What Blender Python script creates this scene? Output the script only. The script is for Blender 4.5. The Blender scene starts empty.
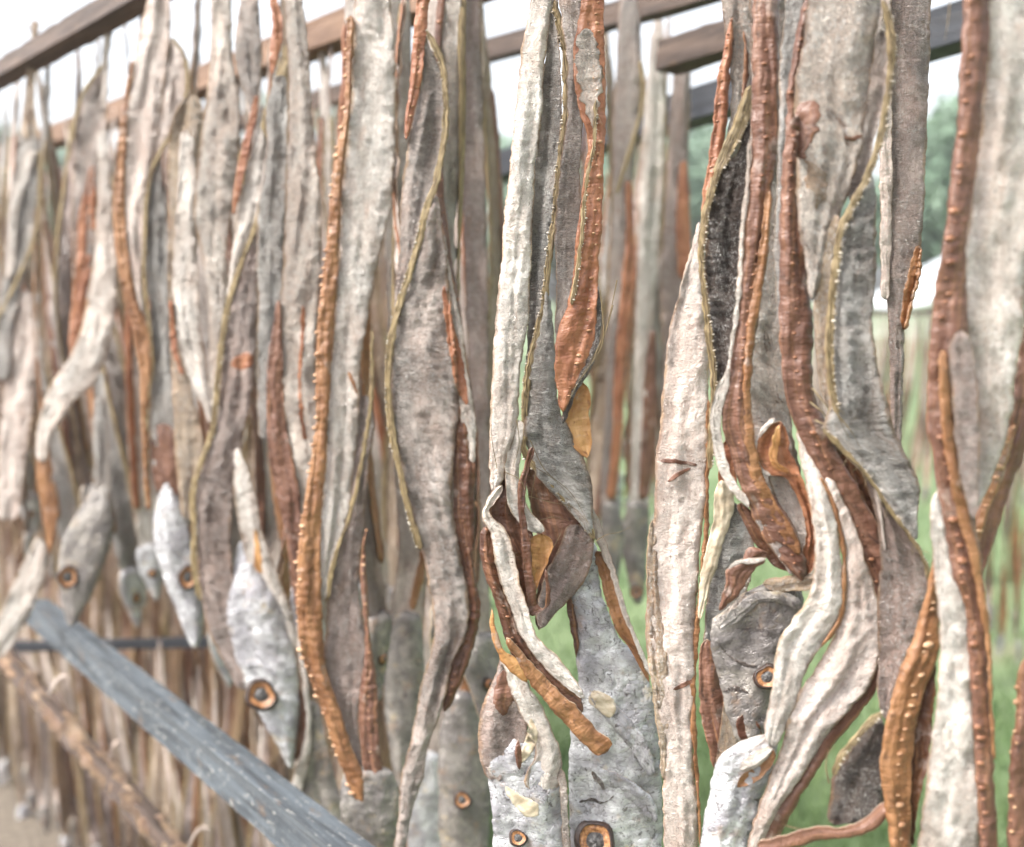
import bpy, math, random
import numpy as np
from mathutils import Vector, Matrix
from mathutils.bvhtree import BVHTree
random.seed(7)
R = math.radians
scene = bpy.context.scene
COL = scene.collection
# ------------------------------------------------------------------ camera
FPX, CX, CY = 1100.0, 512.0, 423.5
CAMZ = 1.5
PITCH = math.atan((CY - 301) / FPX)
CAM = np.array((0.0, 0.0, CAMZ))
FW = np.array((0, math.cos(PITCH), -math.sin(PITCH)))
UP = np.array((0, math.sin(PITCH), math.cos(PITCH)))
RT = np.array((1.0, 0, 0))


def P(u, v, d):
    r = FW + RT * ((u - CX) / FPX) + UP * ((CY - v) / FPX)
    return CAM + r * (d / r[1])


def ROW(u, d0=.86):
    t = (u - CX) / FPX
    return d0 + .777 * (-t * d0 / (.63 + .777 * t))


cam = bpy.data.cameras.new('camera')
camo = bpy.data.objects.new('camera', cam)
COL.objects.link(camo)
camo.location = (0, 0, CAMZ)
camo.rotation_euler = (math.pi / 2 - PITCH, 0, 0)
cam.sensor_width = 36
cam.lens = FPX / 1024 * 36
cam.clip_start = .02
cam.clip_end = 2000
cam.dof.use_dof = True
cam.dof.focus_distance = .77
cam.dof.aperture_fstop = cam.lens / 8.8
scene.camera = camo


# ------------------------------------------------------------------ materials
def lin(c):
    o = []
    for x in c:
        x /= 255.
        o.append(x / 12.92 if x <= .04045 else ((x + .055) / 1.055) ** 2.4)
    return (*o, 1)


class NT:
    def __init__(s, name):
        s.m = bpy.data.materials.new(name)
        s.m.use_nodes = True
        s.t = s.m.node_tree
        s.t.nodes.clear()
        s.out = s.n('ShaderNodeOutputMaterial')
        s.b = s.n('ShaderNodeBsdfPrincipled')
        s.l(s.b.outputs[0], s.out.inputs[0])

    def n(s, ty, **k):
        x = s.t.nodes.new(ty)
        for a, b in k.items():
            setattr(x, a, b)
        return x

    def l(s, a, b):
        s.t.links.new(a, b)

    def sock(s, v, inp):
        if hasattr(v, 'links'):
            s.l(v, inp)
        else:
            inp.default_value = v

    def coord(s, kind='UV'):
        tc = s.n('ShaderNodeTexCoord')
        oi = s.n('ShaderNodeObjectInfo')
        mu = s.n('ShaderNodeMath', operation='MULTIPLY')
        s.l(oi.outputs['Random'], mu.inputs[0])
        mu.inputs[1].default_value = 7.3
        ad = s.n('ShaderNodeVectorMath', operation='ADD')
        s.l(tc.outputs[kind], ad.inputs[0])
        s.l(mu.outputs[0], ad.inputs[1])
        s.rand = oi.outputs['Random']
        return ad.outputs[0]

    def noise(s, co, sc, detail=3, rough=.55, dist=0):
        vm = s.n('ShaderNodeVectorMath', operation='MULTIPLY')
        s.l(co, vm.inputs[0])
        vm.inputs[1].default_value = sc if isinstance(sc, tuple) else (sc, sc, sc)
        n = s.n('ShaderNodeTexNoise')
        n.inputs['Scale'].default_value = 1
        n.inputs['Detail'].default_value = detail
        n.inputs['Roughness'].default_value = rough
        n.inputs['Distortion'].default_value = dist
        s.l(vm.outputs[0], n.inputs['Vector'])
        return n.outputs['Fac']

    def ramp(s, f, a, b, lo=0., hi=1.):
        r = s.n('ShaderNodeMapRange')
        r.interpolation_type = 'SMOOTHSTEP'
        s.l(f, r.inputs[0])
        for i, x in zip((1, 2, 3, 4), (a, b, lo, hi)):
            r.inputs[i].default_value = x
        return r.outputs[0]

    def mix(s, f, a, b, mode='MIX'):
        m = s.n('ShaderNodeMix', data_type='RGBA', blend_type=mode)
        s.sock(f, m.inputs[0])
        s.sock(a, m.inputs[6])
        s.sock(b, m.inputs[7])
        return m.outputs[2]

    def edge(s, a, b, co):
        u = s.n('ShaderNodeUVMap', uv_map='prof')
        x = s.n('ShaderNodeSeparateXYZ')
        s.l(u.outputs[0], x.inputs[0])
        d = s.math('ABSOLUTE', s.math('SUBTRACT', x.outputs[0], .5), 0)
        d = s.math('ADD', s.math('MULTIPLY', d, 2.), s.math('MULTIPLY', s.math('SUBTRACT', s.noise(co, (40, 45, 17), 4, .7), .5), .55))
        return s.ramp(d, a, b)

    def math(s, op, a, b):
        m = s.n('ShaderNodeMath', operation=op)
        s.sock(a, m.inputs[0])
        s.sock(b, m.inputs[1])
        return m.outputs[0]

    def bump(s, h, strength, dist):
        b = s.n('ShaderNodeBump')
        b.inputs['Strength'].default_value = strength
        b.inputs['Distance'].default_value = dist
        s.l(h, b.inputs['Height'])
        s.l(b.outputs[0], s.b.inputs['Normal'])

    def col(s, c):
        s.sock(c, s.b.inputs['Base Color'])

    def rough(s, r):
        s.sock(r, s.b.inputs['Roughness'])


def skin(name, c1, c2, patch=(138, 94, 70), pthr=.66, streak=.35, pleat=(110, 330), bs=.7, fleck=.5, rough=.31, metal=.05, pl_amt=.3, mott=.3):
    t = NT(name)
    co = t.coord()
    n1 = t.noise(co, (80, 26, 1), 6, .7, .5)
    c = t.mix(t.ramp(n1, .36, .62), lin(c1), lin(c2))
    n0 = t.noise(co, (22, 8, 5), 4, .65)
    c = t.mix(t.math('MULTIPLY', t.ramp(n0, .44, .64), .5), c, lin([x * y for x, y in zip(c2, (.88, .80, .76))]))
    st = t.noise(co, (380, 10, 1), 5, .7)
    c = t.mix(t.math('MULTIPLY', t.ramp(st, .48, .66), streak), c, lin([x * y for x, y in zip(c2, (.74, .62, .54))]))
    ye = t.noise(co, (90, 30, 3), 5, .7)
    c = t.mix(t.math('MULTIPLY', t.ramp(ye, .55, .70), .4), c, lin((164, 124, 98)))
    # crinkle network: dark creases, pale crests
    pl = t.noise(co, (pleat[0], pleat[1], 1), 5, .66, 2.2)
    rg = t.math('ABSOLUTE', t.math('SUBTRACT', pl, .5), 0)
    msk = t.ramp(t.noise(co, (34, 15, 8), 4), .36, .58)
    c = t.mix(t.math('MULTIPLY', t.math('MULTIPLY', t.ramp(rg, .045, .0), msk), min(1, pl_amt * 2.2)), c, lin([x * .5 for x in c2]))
    pn = t.noise(co, (60, 22, 5), 7, .74, .8)
    pm = t.ramp(pn, pthr, pthr + .035)
    pc = t.mix(t.ramp(t.noise(co, (200, 90, 1), 3), .35, .65), lin(patch), lin([x * .66 for x in patch]))
    c = t.mix(t.math('MULTIPLY', pm, .85), c, pc)
    mo = t.noise(co, (300, 210, 13), 4, .72, .5)
    c = t.mix(t.math('MULTIPLY', t.ramp(mo, .52, .40), mott), c, lin([x * y for x, y in zip(c2, (.66, .56, .51))]))
    # flaking pale guanine film
    sp = t.noise(co, (700, 420, 1), 5, .7, .6)
    fm = t.ramp(t.noise(co, (60, 30, 11), 4, .65), .35, .62, .25, 1.)
    c = t.mix(t.math('MULTIPLY', t.math('MULTIPLY', t.ramp(sp, .50, .58), fm), fleck), c, lin((226, 222, 217)))
    ds = t.noise(co, (520, 190, 9), 6, .7)
    c = t.mix(t.math('MULTIPLY', t.ramp(ds, .59, .67), .6), c, lin((88, 64, 52)))
    c = t.mix(t.math('MULTIPLY', t.edge(.80, 1.0, co), .75), c, t.mix(t.ramp(n1, .4, .6), lin((166, 130, 88)), lin((122, 88, 62))))
    t.col(c)
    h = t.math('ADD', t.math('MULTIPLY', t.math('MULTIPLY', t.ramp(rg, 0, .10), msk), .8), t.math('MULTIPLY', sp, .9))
    h = t.math('ADD', h, t.math('MULTIPLY', t.noise(co, (150, 280, 3), 5, .68, 1.2), 1.3))
    h = t.math('ADD', h, t.math('MULTIPLY', mo, .9))
    h = t.math('SUBTRACT', h, t.math('MULTIPLY', pm, .35))
    t.bump(h, bs, .0034)
    t.rough(t.ramp(sp, .38, .62, rough + .18, rough - .14))
    t.b.inputs['Metallic'].default_value = metal
    t.b.inputs['Specular IOR Level'].default_value = .75
    return t.m


def flesh(name, c1, c2, c3, rough=.4, bs=.7):
    t = NT(name)
    co = t.coord()
    n1 = t.noise(co, (90, 26, 1), 5, .7)
    c = t.mix(t.ramp(n1, .36, .62), lin(c1), lin(c2))
    n2 = t.noise(co, (240, 130, 4), 5, .68)
    c = t.mix(t.math('MULTIPLY', t.ramp(n2, .54, .68), .8), c, lin(c3))
    st = t.noise(co, (480, 14, 1), 5, .7)
    c = t.mix(t.math('MULTIPLY', t.ramp(st, .52, .68), .45), c, lin([min(255, x * 1.25 + 14) for x in c1]))
    mo = t.noise(co, (230, 170, 13), 5, .74, .6)
    c = t.mix(t.math('MULTIPLY', t.ramp(mo, .53, .40), .6), c, lin([x * .72 for x in c3]))
    # vertebra banding along the strip: shade of the dimples put into the colour
    sx = t.n('ShaderNodeSeparateXYZ')
    t.l(co, sx.inputs[0])
    ph = t.math('ADD', t.math('MULTIPLY', sx.outputs[1], 830.), t.math('MULTIPLY', t.noise(co, (60, 60, 2), 3), 7.))
    bd = t.math('SINE', ph, 0)
    c = t.mix(t.math('MULTIPLY', t.ramp(bd, -.2, -1.), .32), c, lin(c3))
    s2 = t.noise(co, (55, 30, 7), 6, .74)
    c = t.mix(t.math('MULTIPLY', t.ramp(s2, .535, .60), .75), c, lin((158, 142, 130)))
    s3 = t.noise(co, (600, 380, 3), 4, .65)
    c = t.mix(t.math('MULTIPLY', t.ramp(s3, .60, .68), .35), c, lin((196, 172, 146)))
    lo = t.noise(co, (14, 9, 23), 4, .65)
    c = t.mix(t.math('MULTIPLY', t.ramp(lo, .50, .36), .65), c, lin([x * .82 for x in c3]))
    c = t.mix(t.math('MULTIPLY', t.edge(.58, .92, co), .75), c, t.mix(t.ramp(mo, .42, .58), lin((120, 88, 62)), lin((196, 176, 152))))
    t.col(c)
    h = t.math('ADD', t.noise(co, (200, 300, 1), 5, .68, .8), t.math('MULTIPLY', s3, .6))
    h = t.math('ADD', h, t.math('MULTIPLY', mo, .9))
    h = t.math('ADD', h, t.math('MULTIPLY', bd, .16))
    t.bump(h, bs, .0034)
    t.rough(t.ramp(n2, .3, .7, rough - .12, rough + .15))
    return t.m


def flesh(name, c1, c2, c3, rough=.4, bs=.6):
    t = NT(name)
    co = t.coord()
    n1 = t.noise(co, (80, 22, 1), 4, .65)
    c = t.mix(t.ramp(n1, .34, .64), lin(c1), lin(c2))
    n2 = t.noise(co, (220, 130, 4), 4, .6)
    c = t.mix(t.math('MULTIPLY', t.ramp(n2, .56, .72), .75), c, lin(c3))
    st = t.noise(co, (420, 12, 1), 3, .6)
    c = t.mix(t.math('MULTIPLY', t.ramp(st, .5, .75), .4), c, lin((176, 128, 88)))
    s2 = t.noise(co, (45, 30, 7), 5, .7)
    c = t.mix(t.math('MULTIPLY', t.ramp(s2, .60, .68), .6), c, lin((150, 134, 124)))
    t.col(c)
    h = t.math('ADD', t.noise(co, (160, 420, 1), 3, .6, .5), t.math('MULTIPLY', t.noise(co, (700, 500, 1), 2), .4))
    t.bump(h, bs, .0016)
    t.rough(t.ramp(n2, .3, .7, rough - .1, rough + .15))
    return t.m


def plain(name, c1, c2, sc=(60, 60, 60), rough=.6, bs=.3, kind='UV', dist=.002, metal=0):
    t = NT(name)
    co = t.coord(kind)
    n = t.noise(co, sc, 5, .62)
    c = t.mix(t.ramp(n, .35, .65), lin(c1), lin(c2))
    t.col(c)
    t.bump(n, bs, dist)
    t.rough(rough)
    t.b.inputs['Metallic'].default_value = metal
    return t.m


def headmat(name, c1, c2, dark=.75):
    t = NT(name)
    co = t.coord()
    n1 = t.noise(co, (60, 45, 1), 4, .6, .6)
    c = t.mix(t.ramp(n1, .35, .65), lin(c1), lin(c2))
    ye = t.noise(co, (50, 40, 4), 4, .65)
    c = t.mix(t.math('MULTIPLY', t.ramp(ye, .58, .72), .7), c, lin((200, 180, 140)))
    lo = t.noise(co, (24, 20, 31), 4, .65, .8)
    c = t.mix(t.math('MULTIPLY', t.ramp(lo, .40, .62), .7), c, lin([x * y for x, y in zip(c2, (.80, .79, .82))]))
    tb_ = t.noise(co, (36, 30, 37), 4, .7)
    c = t.mix(t.math('MULTIPLY', t.ramp(tb_, .56, .68), .5), c, lin((150, 122, 98)))
    ck = t.noise(co, (200, 150, 6), 6, .7, 1.0)
    c = t.mix(t.math('MULTIPLY', t.ramp(ck, .585, .63), dark), c, lin((58, 50, 50)))
    cr = t.noise(co, (70, 130, 2), 3, .5, 2.5)
    rid = t.math('ABSOLUTE', t.math('SUBTRACT', cr, .5), 0)
    c = t.mix(t.math('MULTIPLY', t.ramp(rid, .035, .0), .55), c, lin((104, 96, 96)))
    t.col(c)
    h = t.math('ADD', t.ramp(rid, 0, .05), t.math('MULTIPLY', n1, 2.))
    t.bump(t.math('ADD', h, t.math('MULTIPLY', t.noise(co, (420, 300, 5), 5, .7), .4)), .5, .0022)
    t.rough(t.ramp(n1, .3, .7, .24, .42))
    t.b.inputs['Metallic'].default_value = .2
    return t.m


M = {}
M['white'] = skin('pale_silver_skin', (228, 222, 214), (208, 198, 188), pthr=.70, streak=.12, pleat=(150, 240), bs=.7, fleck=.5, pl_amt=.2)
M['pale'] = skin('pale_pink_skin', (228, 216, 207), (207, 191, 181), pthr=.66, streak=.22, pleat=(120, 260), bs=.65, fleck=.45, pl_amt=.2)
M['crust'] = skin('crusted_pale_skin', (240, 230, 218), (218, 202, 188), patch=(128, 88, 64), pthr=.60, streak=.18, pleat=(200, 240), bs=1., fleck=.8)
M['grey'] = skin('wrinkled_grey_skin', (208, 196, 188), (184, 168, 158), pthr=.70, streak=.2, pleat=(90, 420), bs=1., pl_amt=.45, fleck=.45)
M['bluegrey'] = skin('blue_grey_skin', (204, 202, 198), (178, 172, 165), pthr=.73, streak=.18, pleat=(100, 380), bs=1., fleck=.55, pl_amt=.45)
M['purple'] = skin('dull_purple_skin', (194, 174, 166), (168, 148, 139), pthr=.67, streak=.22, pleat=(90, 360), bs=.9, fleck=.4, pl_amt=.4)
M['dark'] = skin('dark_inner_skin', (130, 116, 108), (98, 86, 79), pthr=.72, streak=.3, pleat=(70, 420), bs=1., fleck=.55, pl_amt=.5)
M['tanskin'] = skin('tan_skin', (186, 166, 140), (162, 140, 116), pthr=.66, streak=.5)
M['orange'] = flesh('orange_flesh', (154, 104, 74), (126, 78, 54), (84, 54, 40))
M['amber'] = flesh('amber_flesh', (146, 106, 72), (116, 78, 50), (74, 48, 34), .35)
M['brown'] = flesh('red_brown_flesh', (118, 84, 68), (92, 62, 50), (58, 42, 35))
M['umber'] = flesh('dark_brown_flesh', (98, 64, 46), (76, 48, 36), (44, 30, 26), .34)
M['yellowflesh'] = flesh('yellow_dried_flesh', (182, 142, 92), (152, 106, 62), (112, 70, 40), .4)
M['rim'] = plain('cut_skin_rim', (186, 172, 152), (156, 130, 100), (80, 220, 1), .5, .4)
M['rimochre'] = plain('ochre_rim', (132, 106, 74), (108, 78, 54), (80, 220, 1), .5, .4)
M['scar'] = plain('pale_yellow_scar', (196, 184, 162), (170, 154, 130), (160, 160, 1), .45, .4)
M['fin'] = plain('ochre_fin', (164, 144, 106), (96, 78, 54), (1100, 70, 1), .5, 1.)
M['bone'] = plain('bone_bump', (182, 148, 116), (146, 104, 74), (300, 300, 1), .45, .2)
M['amberbone'] = plain('amber_bump', (142, 100, 74), (110, 72, 52), (300, 300, 1), .4, .2)
M['finbead'] = plain('pale_fin_bead', (186, 178, 166), (150, 136, 118), (300, 300, 1), .45, .2)
M['head'] = headmat('silver_head', (208, 209, 210), (164, 163, 165))
M['headgrey'] = headmat('dull_grey_head', (158, 152, 144), (124, 119, 114))
M['iris'] = plain('amber_eye_ring', (176, 128, 84), (116, 76, 48), (300, 300, 1), .3, .3)
M['pupil'] = plain('dried_pupil', (88, 86, 84), (48, 46, 46), (300, 300, 1), .5, .3)
M['socket'] = plain('eye_socket', (60, 40, 30), (36, 26, 22), (200, 200, 1), .4, .3)
M['tooth'] = plain('tooth', (200, 190, 172), (160, 150, 132), (300, 300, 1), .35, .1)


def wood(name, c1, c2, c3, amt, rough=.7):
    t = NT(name)
    co = t.coord()
    n = t.noise(co, (90, 6, 1), 5, .65)
    c = t.mix(t.ramp(n, .35, .65), lin(c1), lin(c2))
    f = t.noise(co, (170, 60, 3), 8, .8, .8)
    c = t.mix(t.ramp(f, amt, amt + .06), c, lin(c3))
    b = t.noise(co, (60, 20, 8), 5, .6)
    c = t.mix(t.math('MULTIPLY', t.ramp(b, .6, .7), .6), c, lin((96, 76, 58)))
    t.col(c)
    t.bump(t.math('ADD', n, f), .6, .003)
    t.rough(rough)
    return t.m


M['bar'] = wood('weathered_painted_bar', (82, 89, 95), (48, 53, 58), (164, 163, 157), .57)
M['brownwood'] = wood('brown_wood', (88, 72, 62), (58, 46, 40), (118, 100, 88), .60)
M['lightwood'] = wood('light_wood', (128, 100, 78), (98, 74, 58), (150, 124, 98), .6)
M['darkmetal'] = wood('dark_painted_metal', (44, 48, 56), (30, 32, 38), (70, 72, 78), .66, .5)


# ------------------------------------------------------------------ geometry kit
def _h(ix, iy, seed):
    n = (ix.astype(np.int64) * 374761393 + iy.astype(np.int64) * 668265263 + seed * 974711) & 0x7fffffff
    n = ((n ^ (n >> 13)) * 1274126177) & 0x7fffffff
    n = (n ^ (n >> 16)) & 0xffff
    return n / 65535. * 2 - 1


def vnoise(x, y, seed=0):
    """gradient noise, about -1..1"""
    x, y = x + 0 * y, y + 0 * x
    ix, iy = np.floor(x), np.floor(y)
    fx, fy = x - ix, y - iy
    u, v = fx ** 3 * (fx * (fx * 6 - 15) + 10), fy ** 3 * (fy * (fy * 6 - 15) + 10)

    def g(i, j):
        a = _h(ix + i, iy + j, seed) * math.pi
        return np.cos(a) * (fx - i) + np.sin(a) * (fy - j)
    return 1.55 * ((g(0, 0) * (1 - u) + g(1, 0) * u) * (1 - v) + (g(0, 1) * (1 - u) + g(1, 1) * u) * v)


def fbm(x, y, seed=0, o=3):
    r, a = 0, 1.
    x, y = x + 0 * y, y + 0 * x
    for i in range(o):
        c, q = math.cos(.6 + 1.3 * i), math.sin(.6 + 1.3 * i)
        r = r + a * vnoise((x * c - y * q) * 2 ** i + 3.7 * i + .31, (x * q + y * c) * 2 ** i + .57, seed + i * 17)
        a *= .5
    return r


def catmull(A, ts):
    """A (n,k) control rows, ts float positions in 0..n-1"""
    n = len(A)
    i = np.clip(np.floor(ts).astype(int), 0, n - 2)
    f = (ts - i)[:, None]
    p1, p2 = A[i], A[i + 1]
    p0 = np.where((i > 0)[:, None], A[np.maximum(i - 1, 0)], 2 * p1 - p2)
    p3 = np.where((i < n - 2)[:, None], A[np.minimum(i + 2, n - 1)], 2 * p2 - p1)
    # non-uniform tangents keep unequal stations from overshooting
    def ln(a):
        return np.maximum(np.linalg.norm(a[:, :6], axis=1), 1e-6)[:, None]
    d0, d1, d2 = ln(p1 - p0), ln(p2 - p1), ln(p3 - p2)
    m1 = d1 * ((p1 - p0) / d0 * d1 + (p2 - p1) / d1 * d0) / (d0 + d1)
    m2 = d1 * ((p2 - p1) / d1 * d2 + (p3 - p2) / d2 * d1) / (d1 + d2)
    f2, f3 = f * f, f * f * f
    return (2 * f3 - 3 * f2 + 1) * p1 + (f3 - 2 * f2 + f) * m1 + (-2 * f3 + 3 * f2) * p2 + (f3 - f2) * m2


SEED = [1]


def link(name, me, parent=None):
    o = bpy.data.objects.new(name, me)
    COL.objects.link(o)
    if parent is not None:
        o.parent = parent
    return o


def mesh(name, V, F, uv, mi, mats, smooth=True, prof=None):
    me = bpy.data.meshes.new(name)
    me.from_pydata([tuple(p) for p in V], [], F)
    for m in mats:
        me.materials.append(m)
    me.polygons.foreach_set('material_index', np.array(mi, dtype=np.int32))
    me.polygons.foreach_set('use_smooth', np.full(len(F), smooth))
    ul = me.uv_layers.new(name='UVMap')
    li = np.empty(len(me.loops), dtype=np.int32)
    me.loops.foreach_get('vertex_index', li)
    ul.data.foreach_set('uv', np.asarray(uv, dtype=np.float32)[li].ravel())
    if prof is not None:
        q = np.full((len(V), 2), .5, np.float32)
        q[:len(prof), 0] = prof
        me.uv_layers.new(name='prof').data.foreach_set('uv', q[li].ravel())
    me.update()
    return me


def blob(V, F, uv, mi, c, ax, ay, az, uv0, slot, nu=7, nv=4):
    """half ellipsoid at c with axes ax, ay and height az"""
    b = len(V)
    for j in range(nv):
        a = j / nv * math.pi / 2
        for i in range(nu):
            p = 2 * math.pi * i / nu
            V.append(c + ax * math.cos(p) * math.cos(a) + ay * math.sin(p) * math.cos(a) + az * math.sin(a))
            uv.append(uv0)
    V.append(c + az)
    uv.append(uv0)
    for j in range(nv - 1):
        for i in range(nu):
            k = (i + 1) % nu
            F.append((b + j * nu + i, b + j * nu + k, b + (j + 1) * nu + k, b + (j + 1) * nu + i))
            mi.append(slot)
    for i in range(nu):
        F.append((b + (nv - 1) * nu + i, b + (nv - 1) * nu + (i + 1) % nu, b + nv * nu))
        mi.append(slot)


def loft(name, parent, L, Rr, B, N, front, back=None, rim=None, seg=14, step=.002, thick=.0022, wr=.0013, pleat=.0003,
         edge=.0008, curl=0., seg_amp=0., bumps=None, base=None, snap=None, fold=.0005, crease=.0005, taper=.009, ruf=1.):
    if name == 'head':
        ruf *= .6
        B = B * 2.2
    """L, Rr (n,3) edge points, B (n,) bulge in metres, N (n,3) outward direction"""
    SEED[0] += 1
    sd = SEED[0] * 31
    A = np.hstack([L, Rr, B[:, None], N])
    n = len(A)
    tt = np.linspace(0, n - 1, n * 24)
    D = catmull(A, tt)
    mid = (D[:, :3] + D[:, 3:6]) / 2
    arc = np.concatenate([[0], np.cumsum(np.linalg.norm(np.diff(mid, axis=0), axis=1))])
    m = max(4, int(arc[-1] / step) + 1)
    al = np.linspace(0, arc[-1], m)
    D = catmull(A, np.interp(al, arc, tt))
    l, r, b, nn = D[:, :3], D[:, 3:6], D[:, 6], D[:, 7:10]
    nn = nn / np.maximum(np.linalg.norm(nn, axis=1), 1e-9)[:, None]
    ac = r - l
    w = np.linalg.norm(ac, axis=1)
    acn = ac / np.maximum(w, 1e-9)[:, None]
    yo = sd * .37 % 9
    l = l + acn * (edge * (fbm(al * 140, al * 0 + 1, sd) + 1.2 * vnoise(al * 28, al * 0 + 3, sd)))[:, None]
    r = r + acn * (edge * (fbm(al * 140, al * 0 + 9, sd) + 1.2 * vnoise(al * 28, al * 0 + 5, sd)))[:, None]
    s = np.linspace(0, 1, seg + 1)
    if taper:
        xt = np.clip(np.minimum(al, al[-1] - al) / min(taper, al[-1] * .3), 0, 1)
        q_ = (.12 + .88 * np.sqrt(np.clip(1 - (1 - xt) ** 2, 0, 1)))[:, None]
        mm_ = (l + r) / 2
        l, r = mm_ + (l - mm_) * q_, mm_ + (r - mm_) * q_
        b = b * q_[:, 0]
    S = s[None, :]
    Y = al[:, None] + 0 * S
    X = S * w[:, None]
    pts = l[:, None, :] * (1 - S[..., None]) + r[:, None, :] * S[..., None]
    prof = np.power(np.clip(4 * S * (1 - S), 0, 1), .62)
    h = .5 * b[:, None] * prof
    wf = np.clip(w / .035, 0, 1.15)[:, None] * ruf
    E = np.abs(2 * S - 1)
    sg = np.sign(S - .5)
    # S-shaped cross section that changes slowly along the strip
    h = h + wf * .0030 * vnoise(Y * 9 + 2, 0 * S + .37, sd + 21) * np.sin(2 * math.pi * S) + wf * .0022 * vnoise(Y * 14, 0 * S + .37 + 5, sd + 22) * np.cos(3 * math.pi * S)
    # edges ruffle as they shrink while drying
    h = h + wf * .0030 * fbm(Y * 42, sg * 3.3, sd + 23, 2) * E ** 3
    # one deep wandering lengthwise crease and one ridge
    c1_ = .5 + .32 * vnoise(Y * 6, 0 * S + .37 + 1, sd + 24)
    c2_ = .5 + .36 * vnoise(Y * 7, 0 * S + .37 + 9, sd + 25)
    h = h - wf * .0026 * np.clip(vnoise(Y * 11, 0 * S + .37 + 2, sd + 26) + .45, 0, 1) * np.exp(-((S - c1_) / .10) ** 2)
    h = h + wf * .0020 * np.clip(vnoise(Y * 12, 0 * S + .37 + 3, sd + 27) + .35, 0, 1) * np.exp(-((S - c2_) / .09) ** 2)
    h = h + (curl + .0005 * np.minimum(w / .03, 1))[:, None] * np.abs(2 * S - 1) ** 6
    h = h + wr * fbm(X * 55 + 3, Y * 38 + yo, sd) + pleat * fbm(X * 60, Y * 330 + yo, sd + 5, 2)
    h = h + .0006 * fbm(X * 130 + 1, Y * 150 + yo, sd + 31, 2) + fold * fbm(X * 150 + 7, Y * 11 + yo, sd + 3, 2) * np.clip(w[:, None] * 60, 0, 1)
    if crease and w.max() > .012:
        cn = fbm(X * 95 + 2, Y * 9 + yo, sd + 8, 3)
        c2 = fbm(X * 70 + Y * 60, Y * 45 - X * 40 + yo, sd + 9, 3)
        h = h - crease * np.exp(-(cn / .10) ** 2) - crease * .6 * np.exp(-(c2 / .09) ** 2)
    if seg_amp:
        h = h + seg_amp * (np.sin(Y / bumps[1] * 2 * math.pi) * .5 + .5) * prof
    fr = pts + nn[:, None, :] * h[..., None]
    if snap is not None:
        bvh, sb = snap
        sb = Vector(sb)
        for i in range(m):
            for j in range(seg + 1):
                dv = (Vector(fr[i, j]) - Vector(CAM)).normalized()
                hit = bvh.ray_cast(Vector(CAM) - sb, dv)
                if hit[0] is not None:
                    fr[i, j] = np.array(hit[0] + sb - dv * (.00045 if 0 < j < seg and 0 < i < m - 1 else -.0001))
    tk = thick * (.3 + .7 * np.sqrt(np.clip(4 * S * (1 - S), 0, 1)))
    bk = fr - nn[:, None, :] * (tk[..., None] + 0 * h[..., None])
    if base is not None:
        fr, bk = fr - base, bk - base
    k = seg + 1
    V = list(fr.reshape(-1, 3)) + list(bk.reshape(-1, 3))
    uv1 = np.stack([X, Y + yo], -1).reshape(-1, 2)
    uv = list(uv1) + list(uv1 + (.37, .11))
    F, mi = [], []
    o = m * k
    for i in range(m - 1):
        for j in range(seg):
            a = i * k + j
            F.append((a, a + k, a + k + 1, a + 1))
            mi.append(0)
            F.append((o + a, o + a + 1, o + a + k + 1, o + a + k))
            mi.append(1)
        a = i * k
        F.append((a, o + a, o + a + k, a + k)); mi.append(2)
        a = i * k + seg
        F.append((a, a + k, o + a + k, o + a)); mi.append(2)
    for j in range(seg):
        F.append((j, j + 1, o + j + 1, o + j)); mi.append(2)
        a = (m - 1) * k + j
        F.append((a, o + a, o + a + 1, a + 1)); mi.append(2)
    if bumps:
        frac, sp, rad, bm = bumps
        rng = random.Random(sd)
        y = sp * .5
        while y < al[-1] - sp * .3:
            i = min(m - 2, int(y / al[-1] * (m - 1)))
            q = min(max(frac + rng.uniform(-.09, .09), 0), 1)
            c = fr[i, 0] * 0
            x = q * seg
            j = min(int(x), seg - 1)
            c = fr[i, j] * (1 - (x - j)) + fr[i, j + 1] * (x - j)
            tg = fr[i + 1, j] - fr[i, j]
            tg = tg / max(np.linalg.norm(tg), 1e-9)
            rr = rad * rng.choice((.55, .8, 1., 1.2, 1.5)) * rng.uniform(.8, 1.2)
            if rng.random() > .14:
                blob(V, F, uv, mi, c - nn[i] * rr * .35, acn[i] * rr * 1.25, tg * rr * rng.uniform(.6, 1.), nn[i] * rr * 1.1, uv1[i * k + j], 3)
            y += sp * rng.uniform(.8, 1.2)
    mats = [front, back or front, rim or M['rim']]
    if bumps:
        mats.append(bumps[3])
    pf = np.tile(np.broadcast_to(s, (m, k)).ravel(), 2)
    return link(name, mesh(name, V, F, uv, mi, mats, True, pf), parent)


RAILZ = CAMZ + .42


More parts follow.
